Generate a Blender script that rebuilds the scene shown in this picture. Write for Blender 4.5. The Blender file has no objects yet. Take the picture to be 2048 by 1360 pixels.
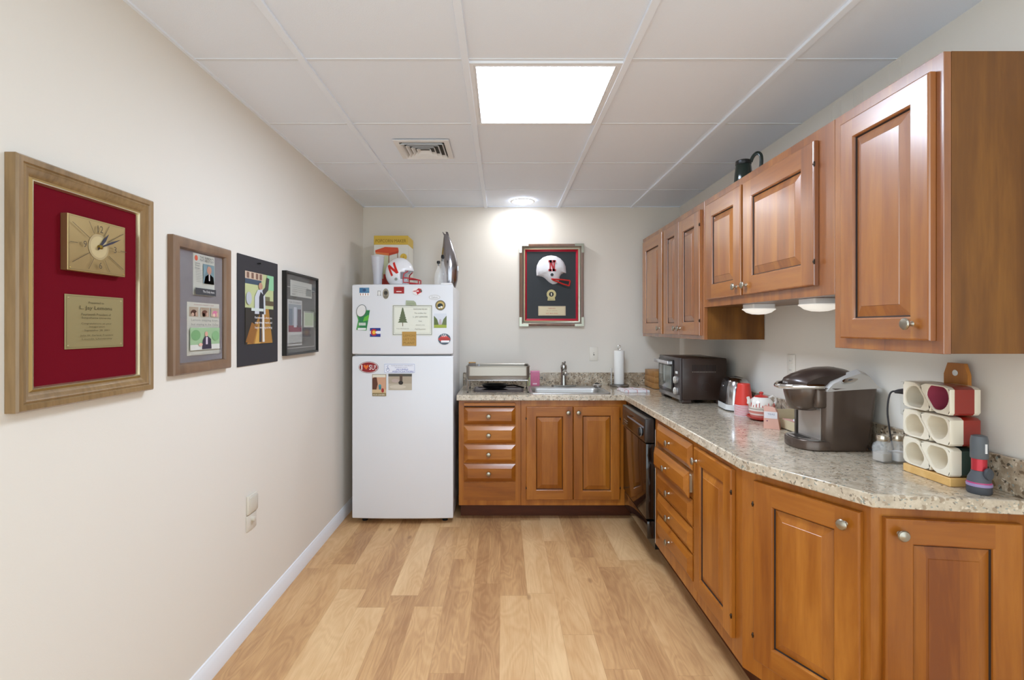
import bpy, bmesh, math, random
from mathutils import Vector, Matrix
random.seed(7)
PI = math.pi
C = bpy.context.scene.collection
# ------------------------------------------------------------------ materials
def lin(h):
    if not isinstance(h, str): return tuple(h)
    h = h.lstrip('#'); r = []
    for i in (0, 2, 4):
        c = int(h[i:i+2], 16) / 255
        r.append(c/12.92 if c <= .04045 else ((c+.055)/1.055)**2.4)
    return tuple(r)
MC = {}
def mat(h, rough=.5, metal=0, trans=0, emit=0, coat=0, ior=1.45, alpha=1, bump=0, bscale=200, spec=.5, var=0):
    k = (h, rough, metal, trans, emit, coat, alpha, bump, spec, bscale, var)
    if k in MC: return MC[k]
    m = bpy.data.materials.new('m_' + str(h).lstrip('#')); m.use_nodes = True
    nt = m.node_tree; b = nt.nodes['Principled BSDF']
    c = lin(h)
    b.inputs['Base Color'].default_value = (*c, 1)
    b.inputs['Roughness'].default_value = rough
    b.inputs['Metallic'].default_value = metal
    b.inputs['Transmission Weight'].default_value = trans
    b.inputs['IOR'].default_value = ior
    b.inputs['Coat Weight'].default_value = coat
    b.inputs['Coat Roughness'].default_value = .12
    b.inputs['Alpha'].default_value = alpha
    b.inputs['Specular IOR Level'].default_value = spec
    if emit:
        b.inputs['Emission Color'].default_value = (*c, 1)
        b.inputs['Emission Strength'].default_value = emit
    if bump or var:
        tc = nt.nodes.new('ShaderNodeTexCoord')
        n = nt.nodes.new('ShaderNodeTexNoise'); n.inputs['Scale'].default_value = bscale; n.inputs['Detail'].default_value = 4
        nt.links.new(tc.outputs['Object'], n.inputs['Vector'])
        if bump:
            bp = nt.nodes.new('ShaderNodeBump'); bp.inputs['Strength'].default_value = bump; bp.inputs['Distance'].default_value = .002
            nt.links.new(n.outputs['Fac'], bp.inputs['Height']); nt.links.new(bp.outputs['Normal'], b.inputs['Normal'])
        if var:
            mr = nt.nodes.new('ShaderNodeMapRange'); mr.inputs['To Min'].default_value = 1-var; mr.inputs['To Max'].default_value = 1+var
            nt.links.new(n.outputs['Fac'], mr.inputs['Value'])
            hs = nt.nodes.new('ShaderNodeHueSaturation'); hs.inputs['Color'].default_value = (*c, 1)
            nt.links.new(mr.outputs['Result'], hs.inputs['Value']); nt.links.new(hs.outputs['Color'], b.inputs['Base Color'])
    MC[k] = m; return m

class NT:
    """small node helper"""
    def __init__(s, name):
        s.m = bpy.data.materials.new(name); s.m.use_nodes = True
        s.t = s.m.node_tree; s.b = s.t.nodes['Principled BSDF']
    def n(s, typ, **kw):
        n = s.t.nodes.new('ShaderNode' + typ)
        for k, v in kw.items():
            if k[0] == '_': setattr(n, k[1:], v)
            else: n.inputs[int(k[1:]) if k[0] == 'i' and k[1:].isdigit() else k.replace('__', ' ')].default_value = v
        return n
    def l(s, a, b): s.t.links.new(a, b)
    def math(s, op, a, b=None):
        n = s.t.nodes.new('ShaderNodeMath'); n.operation = op
        for i, v in enumerate((a, b)):
            if v is None: continue
            if isinstance(v, (int, float)): n.inputs[i].default_value = v
            else: s.l(v, n.inputs[i])
        return n.outputs[0]
    def ramp(s, fac, stops):
        r = s.t.nodes.new('ShaderNodeValToRGB'); e = r.color_ramp.elements
        while len(e) < len(stops): e.new(.5)
        for q, (p, c) in zip(e, stops): q.position = p; q.color = (*lin(c), 1)
        s.l(fac, r.inputs['Fac']); return r.outputs['Color']
    def mix(s, fac, a, b, mode='MIX'):
        x = s.t.nodes.new('ShaderNodeMix'); x.data_type = 'RGBA'; x.blend_type = mode
        for i, v in ((0, fac), (6, a), (7, b)):
            if isinstance(v, (int, float)): x.inputs[i].default_value = v
            elif isinstance(v, (str, tuple)): x.inputs[i].default_value = (*lin(v), 1)
            else: s.l(v, x.inputs[i])
        return x.outputs[2]

def wood(name, light, mid, dark, along='z', rough=.38, coat=.5, board=0, grain=1.0, cior=1.5):
    w = NT(name)
    tc = w.n('TexCoord'); oi = w.n('ObjectInfo')
    mp = w.n('Mapping')
    sc = {'z': (9, 9, .9), 'x': (.9, 9, 9), 'y': (9, .9, 9)}[along]
    mp.inputs['Scale'].default_value = sc
    off = w.n('CombineXYZ'); r37 = w.math('MULTIPLY', oi.outputs['Random'], 37.0)
    for i in range(3): w.l(r37, off.inputs[i])
    w.l(off.outputs[0], mp.inputs['Location'])
    w.l(tc.outputs['Object'], mp.inputs['Vector'])
    n1 = w.n('TexNoise', Scale=1.3, Detail=5.0, Roughness=.55, Distortion=.6)
    w.l(mp.outputs[0], n1.inputs['Vector'])
    n2 = w.n('TexNoise', Scale=9.0, Detail=4.0, Roughness=.6); w.l(mp.outputs[0], n2.inputs['Vector'])
    f = w.math('ADD', w.math('MULTIPLY', n1.outputs['Fac'], .8), w.math('MULTIPLY', n2.outputs['Fac'], .2*grain))
    f = w.math('ADD', f, w.math('MULTIPLY', w.math('SUBTRACT', oi.outputs['Random'], .5), .16))
    if board:
        sp = w.n('SeparateXYZ'); w.l(tc.outputs['Object'], sp.inputs[0])
        st = w.math('FLOOR', w.math('MULTIPLY', w.math('ADD', sp.outputs[{'z':0,'x':2,'y':0}[along]], w.math('MULTIPLY', oi.outputs['Random'], 3.0)), 1/board))
        wn = w.n('TexWhiteNoise'); wn.noise_dimensions = '1D'; w.l(st, wn.inputs['W'])
        f = w.math('ADD', f, w.math('MULTIPLY', w.math('SUBTRACT', wn.outputs['Value'], .5), .15))
    col = w.ramp(f, [(.25, dark), (.48, mid), (.72, light)])
    w.l(col, w.b.inputs['Base Color'])
    w.b.inputs['Roughness'].default_value = rough
    w.b.inputs['Coat Weight'].default_value = coat; w.b.inputs['Coat Roughness'].default_value = .27 if cior > 1.6 else .2; w.b.inputs['Coat IOR'].default_value = cior; w.b.inputs['Specular IOR Level'].default_value = .35
    return w.m
WV = wood('maple_vertical', '#b27026', '#965613', '#783c08', 'z', board=.085, coat=.4)
WH = wood('maple_horizontal', '#b27026', '#985815', '#7b400a', 'x', coat=.4)
WVU = wood('glossy_maple_vertical', '#a8671d', '#8e4f0f', '#723806', 'z', board=.085, coat=1, cior=1.9, rough=.4)
WHU = wood('glossy_maple_horizontal', '#a8671d', '#905111', '#763c08', 'x', coat=1, cior=1.9, rough=.4)
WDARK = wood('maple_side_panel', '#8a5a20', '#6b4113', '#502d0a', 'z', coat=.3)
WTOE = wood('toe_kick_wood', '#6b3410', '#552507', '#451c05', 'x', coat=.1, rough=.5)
WFR = wood('frame_oak', '#93764f', '#765c3a', '#573f22', 'z', rough=.35, coat=.5, grain=2)
WFR2 = wood('frame_bronze_wood', '#8f7259', '#7c6049', '#69503c', 'z', rough=.4, coat=.3)
WFR3 = wood('frame_walnut', '#8a6248', '#6f4a33', '#5a3826', 'z', rough=.35, coat=.4)
WBOX = wood('bread_box_wood', '#c08f55', '#a87842', '#8c6033', 'y', rough=.45, coat=.2)
WPINE = wood('rack_pine', '#e6c083', '#d9ad6a', '#c79a58', 'y', rough=.5, coat=.1)
WHONEY = wood('rack_honey', '#b5752f', '#a56628', '#8f5520', 'z', rough=.45, coat=.2)

def granite(name, base, base2, d1, d2, rough, cells=70):
    w = NT(name); tc = w.n('TexCoord')
    n = w.n('TexNoise', Scale=22.0, Detail=6.0, Roughness=.7); w.l(tc.outputs['Object'], n.inputs['Vector'])
    col = w.ramp(n.outputs['Fac'], [(.35, base2), (.5, base), (.68, '#d2c5b0')])
    n3 = w.n('TexNoise', Scale=60.0, Detail=3.0, Distortion=1.5); w.l(tc.outputs['Object'], n3.inputs['Vector'])
    def spots(scale, thr, colr, dist, inp, mode='F1'):
        nonlocal col
        nd = w.n('TexNoise', Scale=35.0, Detail=2.0); w.l(tc.outputs['Object'], nd.inputs['Vector'])
        mx = w.mix(dist, tc.outputs['Object'], nd.outputs['Color'], 'ADD')
        v = w.n('TexVoronoi', Scale=scale); w.l(mx, v.inputs['Vector'])
        sp = w.n('SeparateColor'); w.l(v.outputs['Color'], sp.inputs[0])
        pick = w.math('GREATER_THAN', sp.outputs[0], inp)
        near = w.math('LESS_THAN', v.outputs['Distance'], thr)
        f = w.math('MULTIPLY', w.math('MULTIPLY', pick, near), .85)
        col = w.mix(f, col, colr)
    spots(45, .36, d2, .05, .6)
    spots(75, .34, d1, .04, .7)
    spots(95, .35, '#d6cab6', .03, .8)
    spots(110, .36, '#8b938c', .03, .8)
    w.l(col, w.b.inputs['Base Color']); w.b.inputs['Roughness'].default_value = rough
    w.b.inputs['Coat Weight'].default_value = .5; w.b.inputs['Coat Roughness'].default_value = .1
    return w.m
GRAN = granite('granite_laminate', '#beb09b', '#ab9c87', '#746a5e', '#98866f', .22)
GRANB = granite('granite_backsplash', '#a3917a', '#8a7862', '#35302a', '#6a5642', .3)

def floor_mat():
    w = NT('vinyl_oak_planks'); tc = w.n('TexCoord'); sp = w.n('SeparateXYZ'); w.l(tc.outputs['Object'], sp.inputs[0])
    PW, PL = .1425, 1.02
    xi = w.math('DIVIDE', w.math('ADD', sp.outputs[0], 5.0), PW); ix = w.math('FLOOR', xi)
    wn = w.n('TexWhiteNoise'); wn.noise_dimensions = '1D'; w.l(ix, wn.inputs['W'])
    yi = w.math('ADD', w.math('DIVIDE', w.math('ADD', sp.outputs[1], 8.0), PL), wn.outputs['Value']); iy = w.math('FLOOR', yi)
    cv = w.n('CombineXYZ'); w.l(ix, cv.inputs[0]); w.l(iy, cv.inputs[1])
    wn2 = w.n('TexWhiteNoise'); wn2.noise_dimensions = '2D'; w.l(cv.outputs[0], wn2.inputs['Vector'])
    sc = w.n('SeparateColor'); w.l(wn2.outputs['Color'], sc.inputs[0])
    # second strip inside a plank (two-strip print)
    half = w.math('GREATER_THAN', w.math('FRACT', xi), .5)
    cv2 = w.n('CombineXYZ'); w.l(w.math('ADD', w.math('MULTIPLY', ix, 2.0), half), cv2.inputs[0])
    w.l(w.math('FLOOR', w.math('ADD', w.math('MULTIPLY', yi, 1.0), 0.0)), cv2.inputs[1])
    wn3 = w.n('TexWhiteNoise'); wn3.noise_dimensions = '2D'; w.l(cv2.outputs[0], wn3.inputs['Vector'])
    off = w.n('CombineXYZ')
    w.l(w.math('ADD', w.math('MULTIPLY', sp.outputs[0], 8.0), w.math('MULTIPLY', sc.outputs[0], 50.0)), off.inputs[0])
    w.l(w.math('ADD', w.math('MULTIPLY', sp.outputs[1], 1.7), w.math('MULTIPLY', sc.outputs[1], 50.0)), off.inputs[1])
    n1 = w.n('TexNoise', Scale=1.1, Detail=2.0, Roughness=.45, Distortion=.5); w.l(off.outputs[0], n1.inputs['Vector'])
    rings = w.math('SINE', w.math('MULTIPLY', n1.outputs['Fac'], 75.0))
    off2 = w.n('CombineXYZ')
    w.l(w.math('ADD', w.math('MULTIPLY', sp.outputs[0], 90.0), w.math('MULTIPLY', sc.outputs[0], 50.0)), off2.inputs[0])
    w.l(w.math('MULTIPLY', sp.outputs[1], 5.0), off2.inputs[1])
    n2 = w.n('TexNoise', Scale=2.0, Detail=5.0, Roughness=.65); w.l(off2.outputs[0], n2.inputs['Vector'])
    n4 = w.n('TexNoise', Scale=.9, Detail=2.0); w.l(off.outputs[0], n4.inputs['Vector'])
    tone = w.math('ADD', w.math('MULTIPLY', sc.outputs[2], .44), w.math('MULTIPLY', wn3.outputs['Value'], .14))
    f = w.math('ADD', tone, w.math('MULTIPLY', w.math('SUBTRACT', n2.outputs['Fac'], .5), .38))
    f = w.math('ADD', f, w.math('MULTIPLY', rings, .05))
    f = w.math('ADD', f, w.math('MULTIPLY', w.math('SUBTRACT', n4.outputs['Fac'], .5), .7))
    col = w.ramp(f, [(0.0, '#a87c54'), (.3, '#cba070'), (.66, '#e2be8f')])
    # knots
    ko = w.n('CombineXYZ')
    w.l(w.math('MULTIPLY', sp.outputs[0], 5.5), ko.inputs[0]); w.l(w.math('MULTIPLY', sp.outputs[1], 2.2), ko.inputs[1])
    v = w.n('TexVoronoi', Scale=1.0); w.l(ko.outputs[0], v.inputs['Vector'])
    kc = w.n('SeparateColor'); w.l(v.outputs['Color'], kc.inputs[0])
    kf = w.math('MULTIPLY', w.math('GREATER_THAN', kc.outputs[0], .45), w.math('SMOOTH_MIN', w.math('MULTIPLY', w.math('MAXIMUM', w.math('SUBTRACT', .085, v.outputs['Distance']), 0.0), 11.0), .6))
    col = w.mix(kf, col, '#7d5432')
    # seams
    fx = w.math('FRACT', xi); fy = w.math('FRACT', yi)
    sx = w.math('LESS_THAN', fx, .012); sy = w.math('LESS_THAN', fy, .0022)
    col = w.mix(w.math('MULTIPLY', w.math('MAXIMUM', sx, sy), .35), col, '#8a6238')
    w.l(col, w.b.inputs['Base Color']); w.b.inputs['Roughness'].default_value = .42
    w.b.inputs['Specular IOR Level'].default_value = .35
    return w.m

WALL = mat('#dfd9cf', .85, bump=.12, bscale=350, spec=.2)
CEIL = mat('#e8eff9', .9, bump=.25, bscale=260, spec=.2, var=.03)
GRID = mat('#eaf1fb', .55, spec=.2)
TRIM = mat('#e6e8ec', .4)
PLATE = mat('#e2dcd0', .4)
CHROME = mat('#d8d8d8', .09, 1)
STEEL = mat('#c4c1bc', .24, 1)
STEEL2 = mat('#a9a7a3', .36, 1)
NICKEL = mat('#a9a294', .3, 1)
DKHINGE = mat('#4a4038', .35, 1)
BRASS = mat('#b39b6b', .38, .85)
BRASS2 = mat('#a89a6e', .42, .6)
BLACK = mat('#0d0d0e', .35)
GLOSSBLK = mat('#120b09', .08, coat=.6)
WHITEP = mat('#e9e9e9', .35)
GLASS = mat('#fbfdfd', .04, alpha=.13, coat=.6)
GAP_SHADE = mat('#2c1407', .6)

# ------------------------------------------------------------------ mesh builder
def ringrect(x0, x1, y0, y1, r=0, n=5):
    if r <= 0: return [(x0, y0), (x1, y0), (x1, y1), (x0, y1)]
    out = []
    for cx, cy, a0 in ((x1-r, y0+r, -90), (x1-r, y1-r, 0), (x0+r, y1-r, 90), (x0+r, y0+r, 180)):
        for i in range(n+1):
            a = math.radians(a0 + 90*i/n); out.append((cx + r*math.cos(a), cy + r*math.sin(a)))
    return out
FONTC = {}
def text_geo(s):
    if s in FONTC: return FONTC[s]
    cu = bpy.data.curves.new('t', 'FONT'); cu.body = s; cu.align_x = 'CENTER'; cu.align_y = 'CENTER'; cu.resolution_u = 2
    o = bpy.data.objects.new('t', cu); C.objects.link(o)
    dg = bpy.context.evaluated_depsgraph_get(); dg.update()
    me = bpy.data.meshes.new_from_object(o.evaluated_get(dg))
    vs = [(v.co.x, v.co.y) for v in me.vertices]; fs = [tuple(p.vertices) for p in me.polygons]
    bpy.data.objects.remove(o); bpy.data.meshes.remove(me); bpy.data.curves.remove(cu)
    x0 = min(v[0] for v in vs); x1 = max(v[0] for v in vs); y0 = min(v[1] for v in vs); y1 = max(v[1] for v in vs)
    vs = [((x-(x0+x1)/2)/(x1-x0), (y-(y0+y1)/2)/(y1-y0)) for x, y in vs]
    FONTC[s] = (vs, fs, (x1-x0)/(y1-y0)); return FONTC[s]

class MB:
    def __init__(s, m=None):
        s.bm = bmesh.new(); s.mats = []; s.cur = 0; s.M = Matrix.Identity(4); s.ly = 0.0; s.dl = .0004
        if m is not None: s.m(m)
    def m(s, m):
        if m not in s.mats: s.mats.append(m)
        s.cur = s.mats.index(m); return s
    def V(s, p): return s.bm.verts.new(s.M @ Vector(p))
    def F(s, vs):
        try: f = s.bm.faces.new(vs)
        except ValueError: return None
        f.material_index = s.cur; f.smooth = True; return f
    def loft(s, rings, cap0=True, cap1=True, closed=True, wrap=False):
        R = [[s.V(p) for p in r] for r in rings]; n = len(R[0])
        pairs = list(zip(R[:-1], R[1:])) + ([(R[-1], R[0])] if wrap else [])
        for a, b in pairs:
            for i in range(n if closed else n-1):
                j = (i+1) % n; s.F([a[i], a[j], b[j], b[i]])
        if cap0 and not wrap: s.F(R[0][::-1])
        if cap1 and not wrap: s.F(R[-1])
        return s
    def box(s, x0, x1, y0, y1, z0, z1, b=0, seg=2):
        if b <= 0:
            return s.loft([[(x, y, z) for x, y in ringrect(x0, x1, y0, y1)] for z in (z0, z1)])
        b = min(b, (x1-x0)*.49, (y1-y0)*.49, (z1-z0)*.49)
        rs = []
        for k in range(seg+1):
            a = PI/2*k/seg; i = b*(1-math.sin(a)); rs.append((i, z0 + b*(1-math.cos(a))))
        for k in range(seg+1):
            a = PI/2*(1-k/seg); i = b*(1-math.sin(a)); rs.append((i, z1 - b*(1-math.cos(a))))
        return s.loft([[(x, y, z) for x, y in ringrect(x0+i, x1-i, y0+i, y1-i, max(b-i, b*.15), seg)] for i, z in rs])
    def prism(s, poly, a, c, axis='z'):
        f = {'z': lambda p, h: (p[0], p[1], h), 'y': lambda p, h: (p[0], h, p[1]), 'x': lambda p, h: (h, p[0], p[1])}[axis]
        return s.loft([[f(p, h) for p in poly] for h in (a, c)])
    def lathe(s, prof, c=(0, 0, 0), seg=24, axis='z', sx=1, sy=1, cap0=True, cap1=True):
        rings = []
        for r, h in prof:
            ring = []
            for i in range(seg):
                a = 2*PI*i/seg; u, v = r*sx*math.cos(a), r*sy*math.sin(a)
                p = {'z': (u, v, h), 'y': (u, -h, v), 'x': (h, u, v)}[axis]
                ring.append((p[0]+c[0], p[1]+c[1], p[2]+c[2]))
            rings.append(ring)
        return s.loft(rings, cap0, cap1)
    def tube(s, pts, r, seg=8, closed=False, rz=None):
        pts = [Vector(p) for p in pts]; n = len(pts); rings = []; up = None
        for i, p in enumerate(pts):
            if closed: t = pts[(i+1) % n] - pts[i-1]
            else: t = (pts[min(i+1, n-1)] - pts[max(i-1, 0)])
            t.normalize()
            if up is None: up = Vector((0, 0, 1)) if abs(t.z) < .9 else Vector((1, 0, 0))
            a = t.cross(up).normalized(); bvec = a.cross(t).normalized(); up = bvec
            rr = r[i] if isinstance(r, (list, tuple)) else r
            r2 = rz if rz else rr
            rings.append([tuple(p + a*rr*math.cos(2*PI*k/seg) + bvec*r2*math.sin(2*PI*k/seg)) for k in range(seg)])
        return s.loft(rings, not closed, not closed, True, closed)
    # flat print layers in the local XZ plane, facing -y
    def flat(s, poly, m=None, y=None):
        if m is not None: s.m(m if not isinstance(m, str) else mat(m, .55))
        if y is None: s.ly -= s.dl; y = s.ly
        s.F([s.V((x, y, z)) for x, z in poly]); return s
    def rect(s, x0, z0, x1, z1, m=None): return s.flat([(x0, z0), (x1, z0), (x1, z1), (x0, z1)], m)
    def ell(s, cx, cz, rx, rz, m=None, n=20, a0=0, a1=360):
        k = n if a1-a0 == 360 else n+1
        return s.flat([(cx+rx*math.cos(math.radians(a0+(a1-a0)*i/n)), cz+rz*math.sin(math.radians(a0+(a1-a0)*i/n))) for i in range(k)], m)
    def frame2(s, x0, z0, x1, z1, t, m):
        for a in ((x0, z0, x1, z0+t), (x0, z1-t, x1, z1), (x0, z0+t, x0+t, z1-t), (x1-t, z0+t, x1, z1-t)):
            yy = s.ly; s.rect(*a, m); s.ly = yy
        s.ly -= s.dl; return s
    def text(s, t, cx, cz, w, h, m, rot=0):
        s.m(m if not isinstance(m, str) else mat(m, .55)); s.ly -= s.dl
        vs, fs, asp = text_geo(t)
        if w is None: w = h*asp
        if h is None: h = w/asp
        cr, sr = math.cos(rot), math.sin(rot)
        V = [s.V((cx + x*w*cr - y*h*sr, s.ly, cz + x*w*sr + y*h*cr)) for x, y in vs]
        for f in fs: s.F([V[i] for i in f])
        return s

def obj(name, mb, parent=None, loc=(0, 0, 0), rot=0, mods=(), sharp=35, recalc=True):
    if recalc: bmesh.ops.recalc_face_normals(mb.bm, faces=mb.bm.faces[:])
    me = bpy.data.meshes.new(name); mb.bm.to_mesh(me); mb.bm.free()
    for m in mb.mats: me.materials.append(m)
    me.set_sharp_from_angle(angle=math.radians(sharp))
    o = bpy.data.objects.new(name, me); C.objects.link(o)
    o.location = loc; o.rotation_euler = (0, 0, rot) if not isinstance(rot, tuple) else rot
    if parent: o.parent = parent
    return o
def tag(o, label=None, cat=None, group=None, kind=None):
    if label: o['label'] = label
    if cat: o['category'] = cat
    if group: o['group'] = group
    if kind: o['kind'] = kind
    return o
def thing(name, label, cat, loc=(0, 0, 0), rot=0, group=None):
    o = bpy.data.objects.new(name, None); C.objects.link(o); o.empty_display_size = .05
    o.location = loc; o.rotation_euler = (0, 0, rot) if not isinstance(rot, tuple) else rot
    return tag(o, label, cat, group)
def struct(name, mb, label=None): return tag(obj(name, mb), label, kind='structure')
def dup(root, loc, rot=None, label=None):
    r = root.copy(); C.objects.link(r); r.location = loc
    if rot is not None: r.rotation_euler = (0, 0, rot)
    if label: r['label'] = label
    for ch in list(root.children):
        c = ch.copy(); C.objects.link(c); c.parent = r
        for g in ch.children: d = g.copy(); C.objects.link(d); d.parent = c
    return r

# ------------------------------------------------------------------ room
XL, XR, YB, YF, ZC = -1.165, 1.48, 4.28, .45, 2.398
YO = -1.6  # floor and ceiling run on behind the viewer, side walls are cut short to let in world light
b = MB(floor_mat()); b.box(XL-.6, XR+.6, YO, YB+.1, -.05, 0); struct('floor', b, 'light oak plank vinyl floor')
b = MB(WALL); b.box(XL-.1, XL, .60, YB+.1, 0, ZC+.06); struct('wall_left', b)
b = MB(WALL); b.box(XR, XR+.1, YF-.1, YB+.1, 0, ZC+.06); struct('wall_right', b)
b = MB(WALL); b.box(XL, XR, YB, YB+.1, 0, ZC+.06); struct('wall_back', b)
# ceiling tiles (one suspended ceiling), openings where the light panels sit
GX = [-1.36, -.75, -.14, .47, 1.08, 1.69]; GY = [1.929 + .609*k for k in range(-8, 5)]
lights = [(2, 8), (2, 5), (2, 2), (1, 5), (3, 5), (3, 2), (1, 2)]
lights = [(2, 8), (2, 5)]
holes = set(lights)
b = MB(CEIL)
for i in range(len(GX)-1):
    for j in range(len(GY)):
        y0 = GY[j]; y1 = GY[j+1] if j+1 < len(GY) else YB
        x0, x1 = max(GX[i], XL), min(GX[i+1], XR)
        y0 = max(y0, YO); y1 = min(y1, YB)
        if y1 - y0 < .02: continue
        if (i, j) in holes: continue
        b.box(x0, x1, y0, y1, ZC+.006, ZC+.03)
struct('ceiling', b, 'white suspended tile ceiling')
b = MB(GRID)
for x in GX[1:-1]: b.box(x-.0135, x+.0135, YO, YB, ZC-.006, ZC+.006, .0015, 1)
b.m(mat('#dfe4ea', .7))
for y in GY[:-1]: b.box(XL, XR, y-.008, y+.008, ZC+.004, ZC+.0065)
b.m(GRID)
b.box(XL, XL+.012, YF, YB, ZC+.001, ZC+.006); b.box(XL, XR, YB-.012, YB, ZC+.001, ZC+.006)
struct('trim_1', b, 'thin metal ceiling grid')
# baseboards
def baseb(name, M, L):
    b = MB(TRIM); b.M = M
    pr = [(0, 0), (-.014, 0), (-.014, .05), (-.012, .055), (-.012, .068), (-.008, .074), (-.006, .083), (0, .085)]
    b.loft([[(t, y, z) for y, z in pr] for t in (0, L)]); return struct(name, b)
baseb('baseboard_left', Matrix.Translation((XL, .60, 0)) @ Matrix.Rotation(PI/2, 4, 'Z'), YB-.60)
baseb('baseboard_back', Matrix.Translation((XL+.014, YB, 0)), .75)
baseb('baseboard_right', Matrix.Translation((XR, 1.30, 0)) @ Matrix.Rotation(-PI/2, 4, 'Z'), 1.30-YF)

# ceiling lights: the visible troffer and an unseen fill panel added overhead
for k, (i, j) in enumerate(lights):
    x0, x1, y0, y1 = GX[i]+.0125, GX[i+1]-.0125, GY[j]+.009, GY[j+1]-.009
    cx, cy = (x0+x1)/2, (y0+y1)/2
    t = thing('ceiling_light', ['square white troffer light glowing in the ceiling above the room', 'unseen square fill panel added in the ceiling above the viewer', 'unseen square fill panel added in the ceiling behind the viewer'][k], 'light', (cx, cy, ZC))
    w, h = (x1-x0)/2, (y1-y0)/2
    b = MB(TRIM)
    R = lambda d, z: [(x, y, z) for x, y in ringrect(-w+d, w-d, -h+d, h-d)]
    b.loft([R(0, .0), R(0, -.004), R(.016, -.004), R(.019, 0), R(.022, -.004), R(.026, -.004), R(.026, .02), R(0, .02)], wrap=True)
    obj('frame', b, t)
    b = MB(mat('#dbebff', .4, emit=[29, 3][k], bump=.3, bscale=500)); b.loft([R(.026, .002), R(.026, .006)]); obj('diffuser', b, t)
# recessed lamp
t = thing('recessed_light', 'round recessed downlight glowing in the ceiling by the back wall', 'light', (.16, 4.07, ZC))
b = MB(TRIM); b.lathe([(.1, 0), (.1, -.004), (.085, -.007), (.075, -.003), (.07, .0)], seg=40, cap0=False, cap1=False); obj('trim_ring', b, t)
b = MB(mat('#f6faff', .4, emit=75)); b.lathe([(.072, .001), (.05, -.008), (.02, -.012), (.001, -.013)], seg=32); obj('bulb', b, t)
# vent
t = thing('ceiling_vent', 'square white louvred air vent in the ceiling', 'vent', (-.438, 2.885, ZC))
b = MB(mat('#e4e4e4', .4))
for k, (a, z0) in enumerate(((.150, -.004), (.118, -.016), (.092, -.016), (.066, -.016), (.040, -.014))):
    R = lambda d, z: [(x, y, z) for x, y in ringrect(-d, d, -d, d)]
    wd = .028 if k == 0 else .014
    b.loft([R(a, .0 if k == 0 else z0), R(a, z0), R(a-wd, z0-.002 if k == 0 else .002), R(a-wd, .004)], wrap=False, cap0=False, cap1=False)
obj('louvre', b, t)
b = MB(mat('#4a4a4a', .8)); b.box(-.118, .118, -.118, .118, .003, .0055); obj('duct_opening', b, t)

# ------------------------------------------------------------------ cabinet parts (local: x right, -y outward, z up)
def knob(parent, x, z, y):
    b = MB(NICKEL)
    b.lathe([(.008, 0), (.006, .003), (.0048, .010), (.006, .015), (.0155, .018), (.0165, .021), (.014, .0245), (.006, .027), (.0005, .0275)], seg=20, axis='y')
    return obj('knob', b, parent, (x, y, z))
def hinge(parent, x, z, y, side):
    b = MB(DKHINGE); b.lathe([(.002, -.009), (.0032, -.007), (.0032, .007), (.002, .009)], (x+side*.0015, y-.002, z), 10)
    b.box(min(x, x+side*.0005)-.005, x+.005, y-.0045, y-.001, z-.003, z+.003)
    return obj('hinge', b, parent)
def rr(x0, x1, z0, z1, d, y): return [(x0+d, y, z0+d), (x1-d, y, z0+d), (x1-d, y, z1-d), (x0+d, y, z1-d)]
def door(parent, x0, x1, z0, z1, kn=None, hs=None, stile=.068, y=0, T=.02, bev=.032, WV=WV, WH=WH):
    """raised panel door; origin at its lower left"""
    w, h = x1-x0, z1-z0
    b = MB(WV); s = stile
    G = mat('#221005', .7)
    R = lambda d, yy: rr(0, w, 0, h, d, yy)
    b.loft([R(0, -.001), R(0, -T+.005), R(.0015, -T+.0015), R(.005, -T), R(.0055, -T)], cap0=True, cap1=False)
    # stiles and rails, mitre-free: rails between stiles
    yy = -T
    def quad(ax, az, bx, bz): b.F([b.V((ax, yy, az)), b.V((bx, yy, az)), b.V((bx, yy, bz)), b.V((ax, yy, bz))])
    e = .0055
    b.m(WV); quad(e, e, s, h-e); quad(w-s, e, w-e, h-e)
    b.m(WH); quad(s, e, w-s, s); quad(s, h-s, w-s, h-e)
    b.m(WV); b.loft([R(s, -T), R(s+.004, -T+.003), R(s+.0055, -T+.0075)], False, False)
    b.m(G); b.loft([R(s+.0055, -T+.0075), R(s+.0092, -T+.0115)], False, False)
    b.m(WV); b.loft([R(s+.0092, -T+.0115), R(s+.008+bev, -T+.0015), R(s+.0095+bev, -T-.0005)], False, True)
    o = obj('door', b, parent, (x0, y, z0), recalc=True, sharp=20)
    if kn: knob(o, kn[0]-x0, kn[1]-z0, -T)
    if hs:
        for zz in (.085, h-.085): hinge(o, 0 if hs < 0 else w, zz, -T+.004, hs)
    return o
def drawer(parent, x0, x1, z0, z1, y=0, T=.02, bev=.027, kx=None):
    w, h = x1-x0, z1-z0; b = MB(WH)
    R = lambda d, yy: rr(0, w, 0, h, d, yy)
    b.loft([R(0, -.001), R(0, -T+.015), R(.002, -T+.0135), R(bev-.001, -T+.001), R(bev+.0015, -T-.001)], True, True)
    if y < -.005:
        b.m(mat('#c9b79a', .6)); b.box(.02, w-.02, .0, .03, .02, h-.02)
    o = obj('drawer', b, parent, (x0, y, z0), sharp=12)
    knob(o, (w/2 if kx is None else kx-x0), h/2, -T-.001)
    return o

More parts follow.
